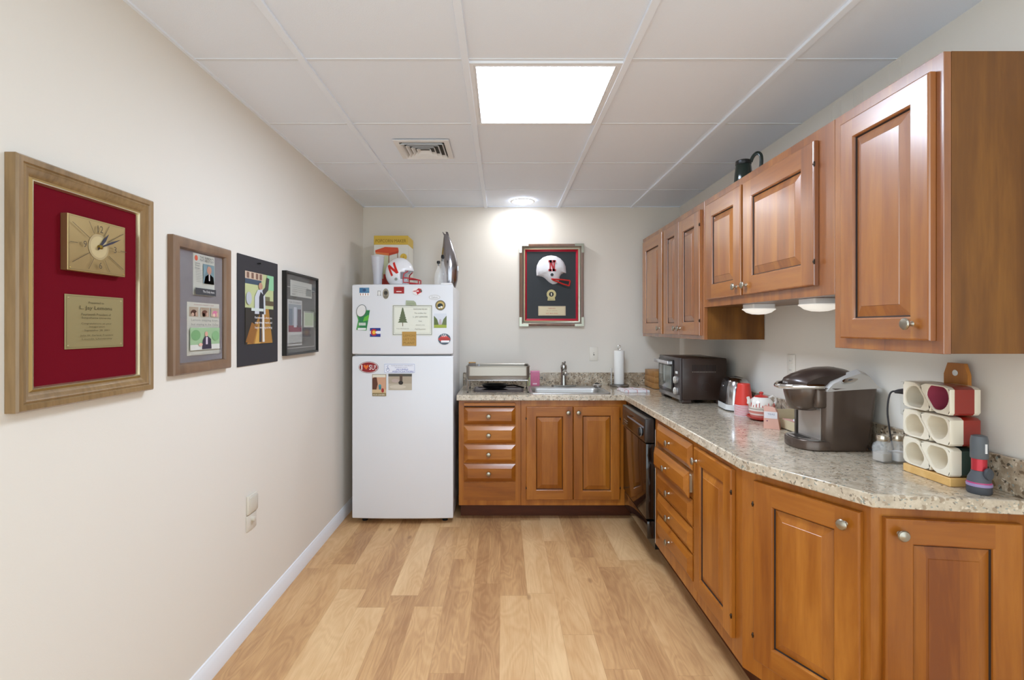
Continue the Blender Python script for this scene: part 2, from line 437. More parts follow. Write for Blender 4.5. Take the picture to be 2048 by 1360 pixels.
# back run: faces at y = 3.67 facing -Y. toe z .122
YFc = 3.67; ZU = .874
def carcass(parent, x0, x1, z0, z1, depth, m=WV, solid=True, ends=None):
    b = MB(m)
    if solid: b.box(x0+.0008, x1-.0008, 0, depth, z0, z1, .0012, 1)
    else:
        b.box(x0+.0008, x1-.0008, 0, .02, z0, z1); b.box(x0+.0008, x0+.018, .02, depth, z0, z1); b.box(x1-.018, x1-.0008, .02, depth, z0, z1)
        b.box(x0+.018, x1-.018, .02, depth, z0, z0+.018)
    return obj('body', b, parent)
t = thing('base_cabinet', 'maple base cabinet of four drawers with pull-out board beside the white refrigerator', 'cabinet', (-.314, YFc, 0))
W = .4465
carcass(t, 0, W, .122, ZU, .60)
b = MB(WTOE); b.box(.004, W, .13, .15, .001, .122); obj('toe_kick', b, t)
for z1, z0 in ((.825, .701), (.690, .566), (.556, .428), (.419, .293)): drawer(t, .038, .407, z0, z1, kx=.215)
b = MB(WH); b.box(.038, .405, -.024, -.0005, .836, .857, .002, 1); b.m(GAP_SHADE); b.box(.040, .403, -.002, -.0004, .826, .835); obj('cutting_board', b, t)  # dark strip stands in for the shaded gap under the board
b = MB(WH); b.box(.038, .407, -.003, -.0005, .16, .285); obj('lower_panel', b, t)
t = thing('sink_cabinet', 'maple base cabinet with two tall doors under the sink', 'cabinet', (.1325, YFc, 0))
W = .89-.1325
carcass(t, 0, W, .122, ZU, .60, solid=False)
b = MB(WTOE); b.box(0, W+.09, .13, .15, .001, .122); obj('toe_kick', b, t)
door(t, .037, .370, .166, .831, (.336, .789), -1, stile=.068)
door(t, .374, .705, .166, .831, (.408, .789), 1, stile=.062)

# right run: thing origin at far end, rot -90 => local x = toward camera (-Y), -y = -X
RX = .89
def rth(name, label, cat, ystart, x=RX, z=0): return thing(name, label, cat, (x, ystart, z), -PI/2)
# dishwasher
t = rth('dishwasher', 'black built-in dishwasher under the corner of the countertop', 'dishwasher', 3.585)
W = .60
b = MB(BLACK); b.box(.0, W-.004, .0, .56, .10, .866); obj('body', b, t)
b = MB(GLOSSBLK); b.box(.03, W-.008, -.052, -.0005, .275, .715, .004); obj('door', b, t)
b = MB(mat('#2a2320', .3, coat=.3)); b.box(.028, W-.006, -.058, -.0005, .719, .862, .008, 3)
b.m(mat('#0a0606', .1)); b.box(.05, W-.02, -.0595, -.057, .735, .835, .001, 1)
b.m(mat('#6f7178', .25)); b.box(.18, W-.03, -.062, -.058, .8, .812, .002, 1)
b.m(mat('#b9b4ac', .5)); b.ly = -.0597
for k in range(4):
    b.rect(.085+.03*k, .770, .103+.03*k, .773); b.rect(.087+.03*k, .755, .099+.03*k, .758)
for k in range(7):
    a = math.radians(-150+50*k); b.rect(.5+.038*math.cos(a)-.004, .768+.03*math.sin(a)-.001, .5+.038*math.cos(a)+.004, .768+.03*math.sin(a)+.001)
pn = obj('control_panel', b, t, recalc=False)
b = MB(mat('#1a1a1a', .3)); b.lathe([(.026, 0), (.024, .012), (.02, .014), (.001, .0145)], (.5, -.0597, .768), 24, 'y'); b.m(mat('#8d8d8d', .3)); b.lathe([(.028, 0), (.028, .003), (.026, .003)], (.5, -.0597, .768), 24, 'y'); obj('dial', b, pn)
b = MB(GLOSSBLK); b.box(.03, W-.008, -.045, -.0005, .16, .262, .004); obj('kick_panel', b, t)
b = MB(mat('#d9d6cf', .5)); b.box(W-.0035, W+.001, -.0, .02, .14, .80); obj('side_strip', b, t)
b = MB(WV); b.box(-.06, .024, -.0, .018, .13, .874); obj('filler_strip', b, t)
b = MB(WTOE); b.box(-.06, W, .09, .10, .001, .13); obj('toe_kick', b, t)
# drawer stack
t = rth('base_cabinet', 'maple base cabinet stacked with five drawers beside the dishwasher', 'cabinet', 2.983)
W = 2.983-2.345
carcass(t, 0, W, .137, ZU, .56)
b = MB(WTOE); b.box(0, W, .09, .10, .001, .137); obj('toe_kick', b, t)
zz = [(.852, .728), (.7195, .600), (.592, .466), (.458, .342), (.334, .212)]
for k, (z1, z0) in enumerate(zz): drawer(t, .07, W-.042, z0, z1, y=(-.018 if k == 1 else 0), kx=.31)
t = rth('base_cabinet', 'maple base cabinet with one narrow door between drawer stack and angled corner', 'cabinet', 2.345)
W = 2.345-1.90
carcass(t, 0, W, .137, ZU, .56)
b = MB(WTOE); b.box(0, W, .09, .10, .001, .137); obj('toe_kick', b, t)
door(t, .012, .388, .209, .851, (.045, .795), 1, stile=.066)
# angled corner cabinet
A, Bp = Vector((.89, 1.90)), Vector((1.085, 1.51)); wallY = 1.45
t = thing('corner_cabinet', 'maple corner cabinet with an angled door and a door on its near end', 'cabinet', (.89, 1.90, 0))
pg = [(0, -.001), (Bp.x-.89, Bp.y-1.9), (XR-.002-.89, wallY-1.9), (XR-.002-.89, -.001)]
b = MB(WV); b.prism(pg, .137, ZU); obj('body', b, t)
off = [(.09, 0), (.268, -.335), (XR-.002-.89, -.375), (XR-.002-.89, -.365), (.275, -.325), (.10, 0)]
b = MB(WTOE); b.prism(off, .001, .137); obj('toe_kick', b, t)
dv = (Bp-A).normalized(); ang = math.atan2(dv.y, dv.x)
d = door(t, .058, .416, .205, .846, (.375, .80), -1, stile=.072); d.location = (dv.x*.058, dv.y*.058, .205); d.rotation_euler = (0, 0, ang)
ang2 = math.atan2(wallY-Bp.y, XR-Bp.x); e = Vector((math.cos(ang2), math.sin(ang2)))
d = door(t, 0, .350, .205, .842, (.036, .80), None, stile=.07)
d.location = (Bp.x-.89+e.x*.030, Bp.y-1.9+e.y*.030, .205); d.rotation_euler = (0, 0, ang2)

# countertop
CT = .915
outer = [(-.327, 4.255), (-.327, 3.64), (.869, 3.64), (.869, 1.87), (1.068, 1.476), (XR-.002, 1.412), (XR-.002, 4.255)]
sx0, sx1, sy0, sy1 = .212, .768, 3.74, 4.14
hole = ringrect(sx0, sx1, sy0, sy1, .05, 4)
b = MB(GRAN); bm = b.bm
def lp(pts, z):
    v = [bm.verts.new((x, y, z)) for x, y in pts]
    return v, [bm.edges.new((v[i], v[(i+1) % len(v)])) for i in range(len(v))]
v1, e1 = lp(outer, CT); v2, e2 = lp(hole, CT)
g = bmesh.ops.triangle_fill(bm, edges=e1+e2, use_beauty=True)
fs = [f for f in g['geom'] if isinstance(f, bmesh.types.BMFace)]
ex = bmesh.ops.extrude_face_region(bm, geom=fs)
bmesh.ops.translate(bm, vec=(0, 0, -.04), verts=[v for v in ex['geom'] if isinstance(v, bmesh.types.BMVert)])
ct = obj('countertop', b, sharp=30)
tag(ct, 'speckled beige granite-look countertop wrapping around the corner', 'countertop')
md = ct.modifiers.new('Bevel', 'BEVEL'); md.width = .004; md.segments = 2; md.limit_method = 'ANGLE'; md.angle_limit = .7
b = MB(GRANB); b.box(-.327, XR-.002, 4.258, YB-.001, CT-.03, 1.02, .003, 1); obj('backsplash', b, ct)
b = MB(GRANB); b.box(XR-.02, XR-.001, 1.413, 4.257, CT, 1.02, .003, 1); obj('backsplash', b, ct)

# upper cabinets
UX = 1.138; UD = XR-.003-UX
def uth(label, ystart, name='wall_cabinet'): return thing(name, label, 'cabinet', (UX, ystart, 0), -PI/2)
def ubody(t, W, z0, z1, near=True):
    b = MB(WVU); b.box(.0006, W-.0006, 0, .02, z0, z1, .0012, 1)
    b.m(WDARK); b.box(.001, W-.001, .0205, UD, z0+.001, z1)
    obj('body', b, t)
t = uth('tall maple wall cabinet with three narrow doors at the far end', 4.155); ubody(t, 1.265, 1.326, 2.108)
door(t, .06, .548, 1.349, 2.07, (.505, 1.39), None, stile=.075, WV=WVU, WH=WHU)
door(t, .588, .888, 1.349, 2.07, (.855, 1.39), None, stile=.07, WV=WVU, WH=WHU)
door(t, .896, 1.238, 1.349, 2.066, (.93, 1.39), 1, stile=.075, WV=WVU, WH=WHU)
t = uth('short maple wall cabinet with two doors hanging above the toaster', 2.889); ubody(t, 1.134, 1.508, 2.108)
door(t, .066, .478, 1.547, 2.068, (.44, 1.59), None, stile=.075, WV=WVU, WH=WHU)
door(t, .500, 1.046, 1.547, 2.068, (.535, 1.59), 1, stile=.078, WV=WVU, WH=WHU)
t = uth('tall maple wall cabinet with one door nearest the viewer', 1.7545); ubody(t, .4335, 1.326, 2.108)
door(t, .055, .410, 1.360, 2.067, (.355, 1.405), None, stile=.06, WV=WVU, WH=WHU)

# under-cabinet puck lights
def puck(x, y, label):
    t = thing('puck_light', label, 'light', (x, y, 1.5085), group=None)
    b = MB(WHITEP); b.prism(ringrect(-.055, .055, -.055, .055, .01), -.022, -.0005); obj('base_plate', b, t)
    b = MB(mat('#f4f1ea', .35, emit=.35)); b.lathe([(.074, -.022), (.075, -.026), (.068, -.030), (.055, -.041), (.03, -.049), (.001, -.051)], seg=28); obj('dome', b, t)
puck(1.25, 2.50, 'round white dome light under the short wall cabinet, the farther one')
puck(1.25, 2.02, 'round white dome light under the short wall cabinet, next to the tall one')
# ================================================================== fridge
FX0, FX1, FYD = -1.064, -.350, 3.632      # door front edge plane
FW = FX1-FX0; FCX = (FX0+FX1)/2
t = thing('refrigerator', 'white top-freezer refrigerator covered in magnets in the far left corner', 'refrigerator', (FCX, FYD, 0))
FM = mat('#dcdde0', .32, coat=.3)
b = MB(FM); b.box(-FW/2+.004, FW/2-.004, .062, .60, .035, 1.694, .008); obj('body', b, t)
def bulge(x): return -.012*(1-(2*x/FW)**2)
def fdoor(name, z0, z1):
    b = MB(FM); n = 14; w = FW
    def ring(i, z):
        fr = [(-w/2+i+(w-2*i)*k/n) for k in range(n+1)]
        return [(x, bulge(x)+i*.8, z) for x in fr] + [(w/2-i, .055, z), (-w/2+i, .055, z)]
    b.loft([ring(.008, z0), ring(.002, z0+.003), ring(0, z0+.01), ring(0, z1-.01), ring(.002, z1-.003), ring(.008, z1)])
    return obj(name, b, t, sharp=50)
fdoor('freezer_door', 1.205, 1.70); fdoor('refrigerator_door', .042, 1.193)
b = MB(mat('#7a7c80', .6)); b.box(-FW/2+.02, FW/2-.02, .01, .0605, 1.194, 1.204); obj('gasket', b, t)
for x in (-.29, .29):
    b = MB(BLACK); b.lathe([(.02, .0), (.02, .012), (.012, .014), (.012, .036)], (x, .085, 0), 12); obj('foot', b, t)
b = MB(WHITEP); b.box(.27, .35, .0, .075, 1.6985, 1.712, .005); obj('hinge_cover', b, t)
FY3 = 3.622
def mg(name, label, px, py, w=None, cat='magnet'):
    """magnet on the door; px,py give its place on the door front"""
    x = (px-1005)*FY3/1025; z = 1.395+(655-py)*FY3/1025
    return x, z, FYD + bulge(x-FCX)
K = FY3/1025
def magnet(label, x0p, y0p, x1p, y1p, draw, cat='magnet', name='fridge_magnet', th=.0025, shape='rect', base='#ffffff', rot=0):
    cx, cy = (x0p+x1p)/2, (y0p+y1p)/2; w, h = (x1p-x0p)*K, (y1p-y0p)*K
    x, z, y = mg(name, label, cx, cy)
    b = MB(mat(base, .5)); 
    if shape == 'rect': b.prism([(-w/2, -h/2), (w/2, -h/2), (w/2, h/2), (-w/2, h/2)], -th, -.0006, 'y')
    elif shape == 'ell': b.prism([(w/2*math.cos(2*PI*i/28), h/2*math.sin(2*PI*i/28)) for i in range(28)], -th, -.0006, 'y')
    else: b.prism([(px*w, pz*h) for px, pz in shape], -th, -.0006, 'y')
    b.ly = -th; b.dl = .0003
    if draw: draw(b, w, h)
    dx = .03; slope = (bulge(x-FCX+dx)-bulge(x-FCX-dx))/(2*dx)
    o = obj(name, b, None, (x, y-.001, z), (0, rot, math.atan(slope)), recalc=False)
    return tag(o, label, cat)
GRP = 'magnets and pictures on the refrigerator'
def d1(b, w, h):
    b.rect(-w/2, -h*.15, w/2, h/2, '#3d6f96'); b.rect(-w*.1, 0, w*.5, h*.5, '#5f8bab'); b.ell(0, h*.2, w*.18, h*.2, '#2f4f78')
    for k in range(4): b.rect(-w*.42+k*w*.25, -h*.45, -w*.34+k*w*.25, -h*.2, '#a66a4a')
magnet('small blue picture magnet with a row of figures, top left of freezer', 718.7, 575.3, 738.7, 591.5, d1)
def d2(b, w, h):
    for k in (-1, 1): b.rect(k*w*.3-w*.05, -h*.45, k*w*.3+w*.05, h*.45, '#8a8a86'); b.rect(k*w*.3-w*.14, -h*.5, k*w*.3+w*.14, -h*.4, '#8a8a86')
    b.rect(-w*.3, h*.35, w*.3, h*.45, '#8a8a86')
magnet('tiny pale sticker with grey outline, beside the taupe oval magnet', 754, 581, 763, 591, d2, 'sticker', 'sticker', .0012, base='#e2e2e0')
def d3(b, w, h): b.ell(0, h*.08, w*.32, h*.22, '#4c463c'); b.ell(0, -h*.3, w*.4, h*.12, '#7c7464'); b.flat([(-w*.2, 0), (w*.25, h*.05), (w*.05, h*.22)], '#26221c')
magnet('taupe oval magnet with dark emblem on the freezer door', 765.5, 577, 778, 598, d3, shape='ell', base='#958d7d')
def d4(b, w, h): b.rect(-w*.48, -h*.46, w*.48, h*.46, '#a01e1e'); b.rect(-w*.25, -h*.28, w*.25, -h*.16, '#e8d8d4'); b.rect(-w*.42, h*.1, w*.42, h*.34, '#8b2420')
magnet('dark red rectangular magnet near the top middle of freezer door', 787.9, 573.8, 808.5, 587, d4, base='#a01e1e')
def d5(b, w, h):
    b.flat([(-w*.5, 0), (-w*.1, h*.15), (w*.1, h*.4), (w*.4, h*.3), (w*.45, -h*.1), (w*.2, -h*.25), (0, -h*.45), (-.1*w, -h*.1)], '#b3232a')
    b.flat([(-w*.3, 0), (w*.1, h*.12), (w*.15, -h*.05)], '#f0e6e2'); b.flat([(w*.25, h*.3), (w*.48, h*.1), (w*.44, -h*.15), (w*.3, 0)], '#5b5a52')
magnet('red bird mascot magnet at the top of the freezer door', 824.8, 575, 845, 590.5, d5, shape='ell', base='#e6dfdc')
def d6(b, w, h):
    b.ell(0, 0, w*.47, h*.42, '#b9b8b6'); b.ell(0, 0, w*.43, h*.34, '#e0e0e0'); b.text('Salon', 0, 0, w*.5, h*.4, '#9c9a9a')
magnet('pale oval sticker with grey outline at top right of freezer', 857, 589, 881, 600, d6, 'sticker', 'sticker', .0012, 'ell', '#dcdcdc')
def d7(b, w, h):
    b.ell(0, 0, w*.46, h*.46, '#8f7d4f'); b.ell(0, 0, w*.36, h*.36, '#c2a966'); b.ell(-w*.02, -h*.05, w*.28, h*.25, '#2b3029')
    b.ell(w*.1, -h*.18, w*.12, h*.1, '#e8e6da'); b.ell(-w*.12, -h*.24, w*.1, h*.08, '#dfe3e2')
magnet('round badge magnet with gold and black rim, right side of freezer', 870.6, 600.5, 890.9, 620.5, d7, shape='ell', base='#3a382e')
def d8(b, w, h):
    b.frame2(-w*.485, -h*.48, w*.485, h*.48, w*.012, '#5a5d5c'); b.frame2(-w*.45, -h*.43, w*.45, h*.43, w*.005, '#9ea096')
    tx = -w*.24
    b.rect(tx-w*.008, -h*.2, tx+w*.008, -h*.05, '#6a5a3a')
    for k in range(6):
        z = -h*.08+k*h*.075; ww = w*(.125-.019*k)
        b.flat([(tx-ww, z), (tx+ww, z), (tx+ww*.4, z+h*.11), (tx-ww*.4, z+h*.11)], '#5f6a4c')
    b.text('Theta Chi Fraternity', tx, -h*.28, w*.32, h*.04, '#8a8c80')
    for k, (ww, s) in enumerate(((.34, 'PENNSYLVANIA TREE FARM'), (.3, 'This certifies that'), (.36, 'L. JAY LEMONS'), (.08, 'has'), (.22, 'planted a tree'), (.26, 'Fall Reunion'))):
        b.text(s, w*.2, h*(.36-.13*k), w*ww, h*.045 if k != 2 else h*.065, '#8c8e84')
magnet('cream certificate with a fir tree in a grey border on the freezer', 785, 609.7, 864.9, 670.9, d8, 'certificate', 'certificate', .0012, base='#dfe0d2')
def dclip(b, w, h): b.rect(-w*.4, -h*.3, w*.35, h*.1, '#98a286')
magnet('sage green magnetic clip holding the top of the certificate', 812, 600.8, 833.5, 611.5, dclip, 'clip', 'magnetic_clip', .007, [(-.5, -.4), (.5, -.5), (.42, .1), (.25, .42), (-.48, .5)], '#a3ab90')
def d9(b, w, h):
    for k, s in enumerate(('LEMON', 'LET US', 'PLANT')): b.text(s, 0, h*(.22-.26*k), w*.8, h*.15, '#8b6a2c')
magnet('square gold wooden magnet holding the bottom of the certificate', 804.7, 663.3, 832.8, 691.5, d9, base='#b38c46', th=.005)
def d10(b, w, h):
    b.rect(-w*.5, -h*.5, w*.5, -h*.28, '#9aa843'); b.flat([(-w*.5, -h*.3), (-w*.12, -h*.28), (-w*.25, h*.1), (-w*.5, h*.35)], '#5c6a3a'); b.flat([(w*.5, -h*.3), (w*.12, -h*.28), (w*.25, h*.1), (w*.5, h*.35)], '#66734a')
    b.flat([(-w*.14, -h*.28), (w*.14, -h*.28), (w*.06, h*.1), (-w*.06, h*.1)], '#b9aab0')
magnet('small tree avenue photo on the right of the freezer door', 867.8, 627, 893, 655.6, d10, 'photo', 'photo_magnet', .0015, base='#cfd3da')
def d11(b, w, h):
    b.flat([(-w*.22, -h*.42), (w*.28, -h*.4), (w*.5, h*.3), (0, h*.2), (-w*.32, -.0)], '#2f7d4a'); b.flat([(0, -h*.15), (w*.38, -h*.1), (w*.45, h*.12), (w*.1, h*.02)], '#63b63f')
    b.rect(-w*.3, -h*.3, w*.2, -h*.2, '#e4ebe2'); b.rect(-w*.38, -h*.48, w*.22, -h*.4, '#dfe2de'); b.text('SQUASH', -w*.04, -h*.25, w*.45, h*.06, '#2a6b40')
    M0 = b.M.copy(); b.M = Matrix.Translation((-w*.12, 0, h*.27)) @ Matrix.Rotation(.35, 4, 'Y')
    b.ell(0, 0, w*.36, h*.25, '#55605a'); b.ell(0, 0, w*.32, h*.23, '#dfdedc'); b.M = M0
magnet('green racket shaped magnet with white oval, left side of freezer', 712, 609.7, 739.7, 661, d11, shape=[(-.45, .1), (-.3, .45), (0, .5), (.2, .3), (.5, .28), (.25, -.5), (-.5, -.47), (-.35, -.1)], base='#4d9a50')
def d12(b, w, h):
    b.rect(-w/2, h/6, w/2, h/2, '#2b3a86'); b.rect(-w/2, -h/2, w/2, -h/6, '#2b3a86')
    b.ell(-w*.12, 0, w*.3, h*.4, '#b32a36'); b.rect(w*.05, -h*.13, w*.22, h*.13, '#e6e6ea'); b.ell(-w*.12, 0, w*.16, h*.22, '#e9b63c')
magnet('blue and white state flag magnet with a red C', 740, 656, 761.3, 673.5, d12, base='#e6e6ea')
def d13(b, w, h):
    b.flat([(-w*.5, -.0), (-w*.2, h*.3), (w*.2, h*.3), (w*.5, 0), (w*.2, -h*.3), (-w*.2, -h*.3)], '#c4433e'); b.text('USA', -w*.02, h*.33, w*.4, h*.24, '#f0f0f0'); b.rect(-w*.26, -h*.3, w*.4, -h*.12, '#e8e8ea'); b.rect(-w*.4, -.02*h, w*.4, h*.03, '#7d2524')
magnet('red and slate lip shaped magnet on lower right of freezer', 876, 667, 901, 689.5, d13, shape='ell', base='#4f5b66')
def d14(b, w, h):
    b.ell(0, 0, w*.48, h*.47, '#e5dcda'); b.ell(0, 0, w*.455, h*.43, '#8c1d22')
    b.text('I', -w*.34, 0, w*.05, h*.42, '#f3eeee'); b.text('SU!', w*.2, 0, w*.34, h*.42, '#f3eeee')
    b.flat([(-w*.12, -h*.2), (0, h*.06), (0, h*.17), (-w*.05, h*.22), (-w*.12, h*.13), (-w*.19, h*.22), (-w*.25, h*.17), (-w*.25, h*.06)], '#d96a2b')
magnet('dark red oval sticker reading I heart SU on lower door', 717, 723, 757.3, 746.3, d14, 'sticker', 'oval_sticker', .0015, 'ell', '#6d1418')
def d15(b, w, h):
    b.frame2(-w*.485, -h*.45, w*.485, h*.45, w*.008, '#6d7fae'); b.ell(-w*.38, -h*.15, w*.055, h*.2, '#8f98b5'); b.ell(-w*.38, -h*.15, w*.042, h*.15, '#e4e6ee'); b.text('S', -w*.38, h*.1, w*.07, h*.42, '#8f98b5')
    b.text('SUSQUEHANNA UNIVERSITY', w*.08, h*.28, w*.7, h*.1, '#7f7f96'); b.text('BACHELOR OF ARTS', w*.05, h*.1, w*.4, h*.08, '#8a8aa2')
    b.text('ALUMNI', w*.08, -h*.1, w*.38, h*.14, '#4a5fae'); b.text('ASSOCIATION', w*.1, -h*.31, w*.68, h*.15, '#4a5fae')
magnet('white alumni association bumper sticker magnet with blue lettering', 768.4, 727, 830.5, 746.5, d15, 'sticker', 'alumni_magnet', .0012, base='#e4e6ee')
def d16(b, w, h):
    b.rect(-w*.48, -h*.2, w*.48, h*.46, '#c79a7c'); b.flat([(-w*.5, h*.3), (-w*.2, h*.42), (-w*.1, h*.05), (-w*.2, -h*.2), (-w*.48, -h*.2)], '#5a3424'); b.rect(-w*.46, h*.36, w*.46, h*.48, '#d9d3c0'); b.rect(-w*.5, -h*.36, w*.5, -h*.2, '#c9b189')
    b.ell(w*.05, -h*.04, w*.1, h*.08, '#4a93a0'); b.rect(-w*.02, -h*.2, w*.14, -h*.06, '#3a7a86'); b.ell(w*.25, -h*.24, w*.1, h*.1, '#a33330'); b.rect(-w*.45, -h*.5, w*.45, -h*.38, '#8b7a50'); b.text('FOUR CORNERS', 0, -h*.44, w*.85, h*.06, '#e9e2d0')
magnet('brown photo of people beneath the red oval sticker', 744.5, 748.5, 772.6, 792, d16, 'photo', 'photo_magnet', .0012, base='#8b7a50')
def d17(b, w, h):
    b.rect(-w*.5, h*.34, w*.5, h*.5, '#4c4a42'); b.rect(-w*.5, -h*.1, w*.5, h*.34, '#a89b88'); b.ell(-w*.2, h*.08, w*.16, h*.12, '#b3a198'); b.rect(-w*.02, h*.05, w*.1, h*.45, '#544238'); b.ell(w*.03, -h*.05, w*.1, h*.12, '#2e2622'); b.ell(-w*.1, -h*.3, w*.35, h*.12, '#cabfae')
magnet('brownish landscape photo beneath the alumni sticker', 777, 747.5, 824, 780, d17, 'photo', 'photo_magnet', .0012, base='#b8ad9a')

# ------------------------------------------------------------------ on top of the fridge
ZT = 1.7005
t = thing('popcorn_maker_box', 'yellow and white popcorn maker box on the refrigerator', 'box', (-.86, 4.06, ZT))
b = MB(mat('#d4d0c4', .55)); b.box(-.131, .131, -.11, .12, 0, .402, .002, 1)
b.m(mat('#c8a63c', .5)); b.box(-.1316, .1316, -.1106, .1206, .332, .4026, .001, 1)
obj('carton', b, t)
b = MB(); b.ly = -.111
b.text('POPCORN MAKER', 0, .362, .235, .026, '#7c6416')
b.flat([(-.12, .29), (-.045, .315), (.055, .31), (.06, .285), (-.015, .265), (-.12, .275)], '#c94a26')
b.flat([(-.12, .276), (-.015, .266), (-.015, .248), (-.115, .262)], '#d9783f'); b.flat([(-.015, .266), (.06, .286), (.058, .268), (-.015, .248)], '#b33a1c')
b.rect(-.018, .08, -.012, .25, '#8d5a2c'); b.rect(.05, .09, .055, .27, '#8d5a2c'); b.rect(-.11, .06, -.02, .245, '#c7cba6'); b.ell(.02, .17, .02, .05, '#c3b98a')
b.rect(-.12, .02, .06, .07, '#c2402a'); b.ell(.098, .238, .026, .026, '#d0ab3e'); b.text('6', .098, .238, .012, .02, '#a8842a')
obj('printed_front', b, t, recalc=False)
# clear pitcher / stack of clear cups
b = MB(mat('#e8e8ee', .18, trans=.45, coat=.3)); b.lathe([(.030, 0), (.031, .005), (.034, .08), (.043, .16), (.047, .215), (.050, .218), (.050, .224), (.0455, .224), (.041, .16), (.032, .08), (.029, .008)], seg=32)
o = obj('plastic_tumbler', b, None, (-.925, 3.80, ZT)); tag(o, 'tall translucent white plastic tumbler stack left of the helmet', 'tumbler')
b = MB(mat('#a8332a', .4)); b.box(-.04, .04, -.03, .03, 0, .10, .004)
o = obj('red_container', b, None, (-.865, 3.92, ZT)); tag(o, 'small red container half hidden behind the white helmet', 'container')
# mini helmet
def helmet_shell(rx, ry, rz):
    bm = bmesh.new(); bmesh.ops.create_uvsphere(bm, u_segments=40, v_segments=28, radius=1)
    for v in bm.verts: v.co = Vector((v.co.x*rx, v.co.y*ry, v.co.z*rz))
    dl = [v for v in bm.verts if v.co.z < -rz*.80 or (v.co.x > rx*.42 and v.co.z < -rz*.02) or (v.co.x > rx*.6 and v.co.z < rz*.1)]
    bmesh.ops.delete(bm, geom=dl, context='VERTS'); return bm
HM = mat('#e9e9ec', .16, coat=.6)
t = thing('football_helmet', 'small white football helmet with a red N on the refrigerator', 'helmet', (-.762, 3.80, ZT+.101), math.radians(-8))
b = MB(HM); b.bm.free(); b.bm = helmet_shell(.107, .085, .115)
for f in b.bm.faces: f.smooth = True
for v in b.bm.verts: v.co.z -= .004
o = obj('shell', b, t, sharp=80); md = o.modifiers.new('Solid', 'SOLIDIFY'); md.thickness = .005; md.offset = -1
def on_ell(x, z, rx=.1085, ry=.0865, rz=.1165): return -ry*math.sqrt(max(0, 1-(x/rx)**2-((z+.004)/rz)**2))
def Npoly(b, cx, cz, w, h, rot, serif=0, s=.0):
    cr, sr = math.cos(rot), math.sin(rot)
    def Q(pts):
        vs = []
        for u, v in pts:
            x = cx+(u*w)*cr-(v*h)*sr; z = cz+(u*w)*sr+(v*h)*cr; vs.append(b.V((x, on_ell(x, z)-.0012, z)))
        b.F(vs)
    st = .26 if not serif else .2
    def bar(u0, v0, u1, v1, wd, n=6):
        for k in range(n):
            a, c = k/n, (k+1)/n
            Q([(u0+(u1-u0)*a-wd/2, v0+(v1-v0)*a), (u0+(u1-u0)*a+wd/2, v0+(v1-v0)*a), (u0+(u1-u0)*c+wd/2, v0+(v1-v0)*c), (u0+(u1-u0)*c-wd/2, v0+(v1-v0)*c)])
    bar(-.37, -.5, -.37, .5, st); bar(.37, -.5, .37, .5, st); bar(-.37, .5, .37, -.5, st*1.15)
b = MB(mat('#c8281e', .4)); Npoly(b, -.025, .018, .062, .088, -.38*-1*-1 if False else .42*1)
obj('letter', b, t, recalc=False)
b = MB(mat('#8d9189', .4)); y = on_ell(.0, -.055); b.lathe([(.011, 0), (.011, .003), (.004, .004)], (.0, y-.0005, -.055), 18, 'y'); obj('ear_hole', b, t)
b = MB(mat('#b3262c', .3)); r = .0045
for yy in (-1, 1):
    b.tube([(.05, yy*.070, -.045), (.115, yy*.058, -.050), (.152, yy*.03, -.058), (.158, 0, -.06)], r)
    b.tube([(.05, yy*.070, -.045), (.052, yy*.070, -.078), (.115, yy*.056, -.083), (.150, yy*.03, -.088), (.156, 0, -.089)], r)
    b.tube([(.05, yy*.070, -.045), (.055, yy*.066, -.015), (.08, yy*.052, .004)], r)
    b.tube([(.152, yy*.03, -.058), (.152, yy*.03, -.088)], r)
obj('face_mask', b, t)
# glass decanters
def decanter(x, y, h, label):
    t = thing('glass_decanter', label, 'decanter', (x, y, ZT))
    b = MB(GLASS); s = h/.2
    b.lathe([(.022, .0), (.029, .004), (.033, .04*s), (.032, .075*s), (.022, .115*s), (.011, .14*s), (.009, .165*s), (.012, .172*s), (.0095, .172*s), (.0065, .165*s), (.0085, .142*s), (.0195, .115*s), (.0295, .075*s), (.0305, .04*s), (.0265, .008), (.001, .007)], seg=32, cap1=True)
    obj('bottle', b, t)
    b = MB(BLACK); b.lathe([(.0055, .158*s), (.0062, .174*s), (.013, .176*s), (.013, .192*s), (.010, .196*s)], seg=16); obj('stopper', b, t)
decanter(-.470, 3.765, .187, 'small clear glass decanter with black stopper, shorter one in front')
decanter(-.448, 3.845, .243, 'taller clear glass decanter with black stopper beside steel penguin')
# steel penguin shaker
t = thing('penguin_shaker', 'tall polished steel penguin-shaped shaker on the refrigerator', 'shaker', (-.418, 3.985, ZT))
b = MB(mat('#a9a7ac', .16, 1))
pf = [(0, .050, .0), (.01, .056, 0), (.06, .066, .004), (.13, .070, .006), (.20, .066, .004), (.27, .055, .0), (.33, .041, -.006), (.38, .028, -.014), (.405, .021, -.018), (.42, .013, -.022)]
b.loft([[(cx+r*math.cos(2*PI*i/32), .85*r*math.sin(2*PI*i/32), z) for i in range(32)] for z, r, cx in pf]); obj('body', b, t)
b = MB(mat('#8d8b90', .2, 1)); b.loft([[(-.030, -.010, .395), (-.008, -.012, .395), (-.008, .012, .395), (-.030, .010, .395)], [(-.050, -.002, .437), (-.046, -.003, .437), (-.046, .003, .437), (-.050, .002, .437)]])
b.loft([[(-.018, -.010, .41), (.002, -.010, .41), (.002, .010, .41), (-.018, .010, .41)], [(-.024, -.006, .438), (-.006, -.006, .436), (-.006, .006, .436), (-.024, .006, .438)]]); obj('beak', b, t)
b = MB(CHROME); b.prism([(.055, .12), (.075, .135), (.078, .17), (.062, .17)], -.02, .02, 'y'); obj('wing', b, t)

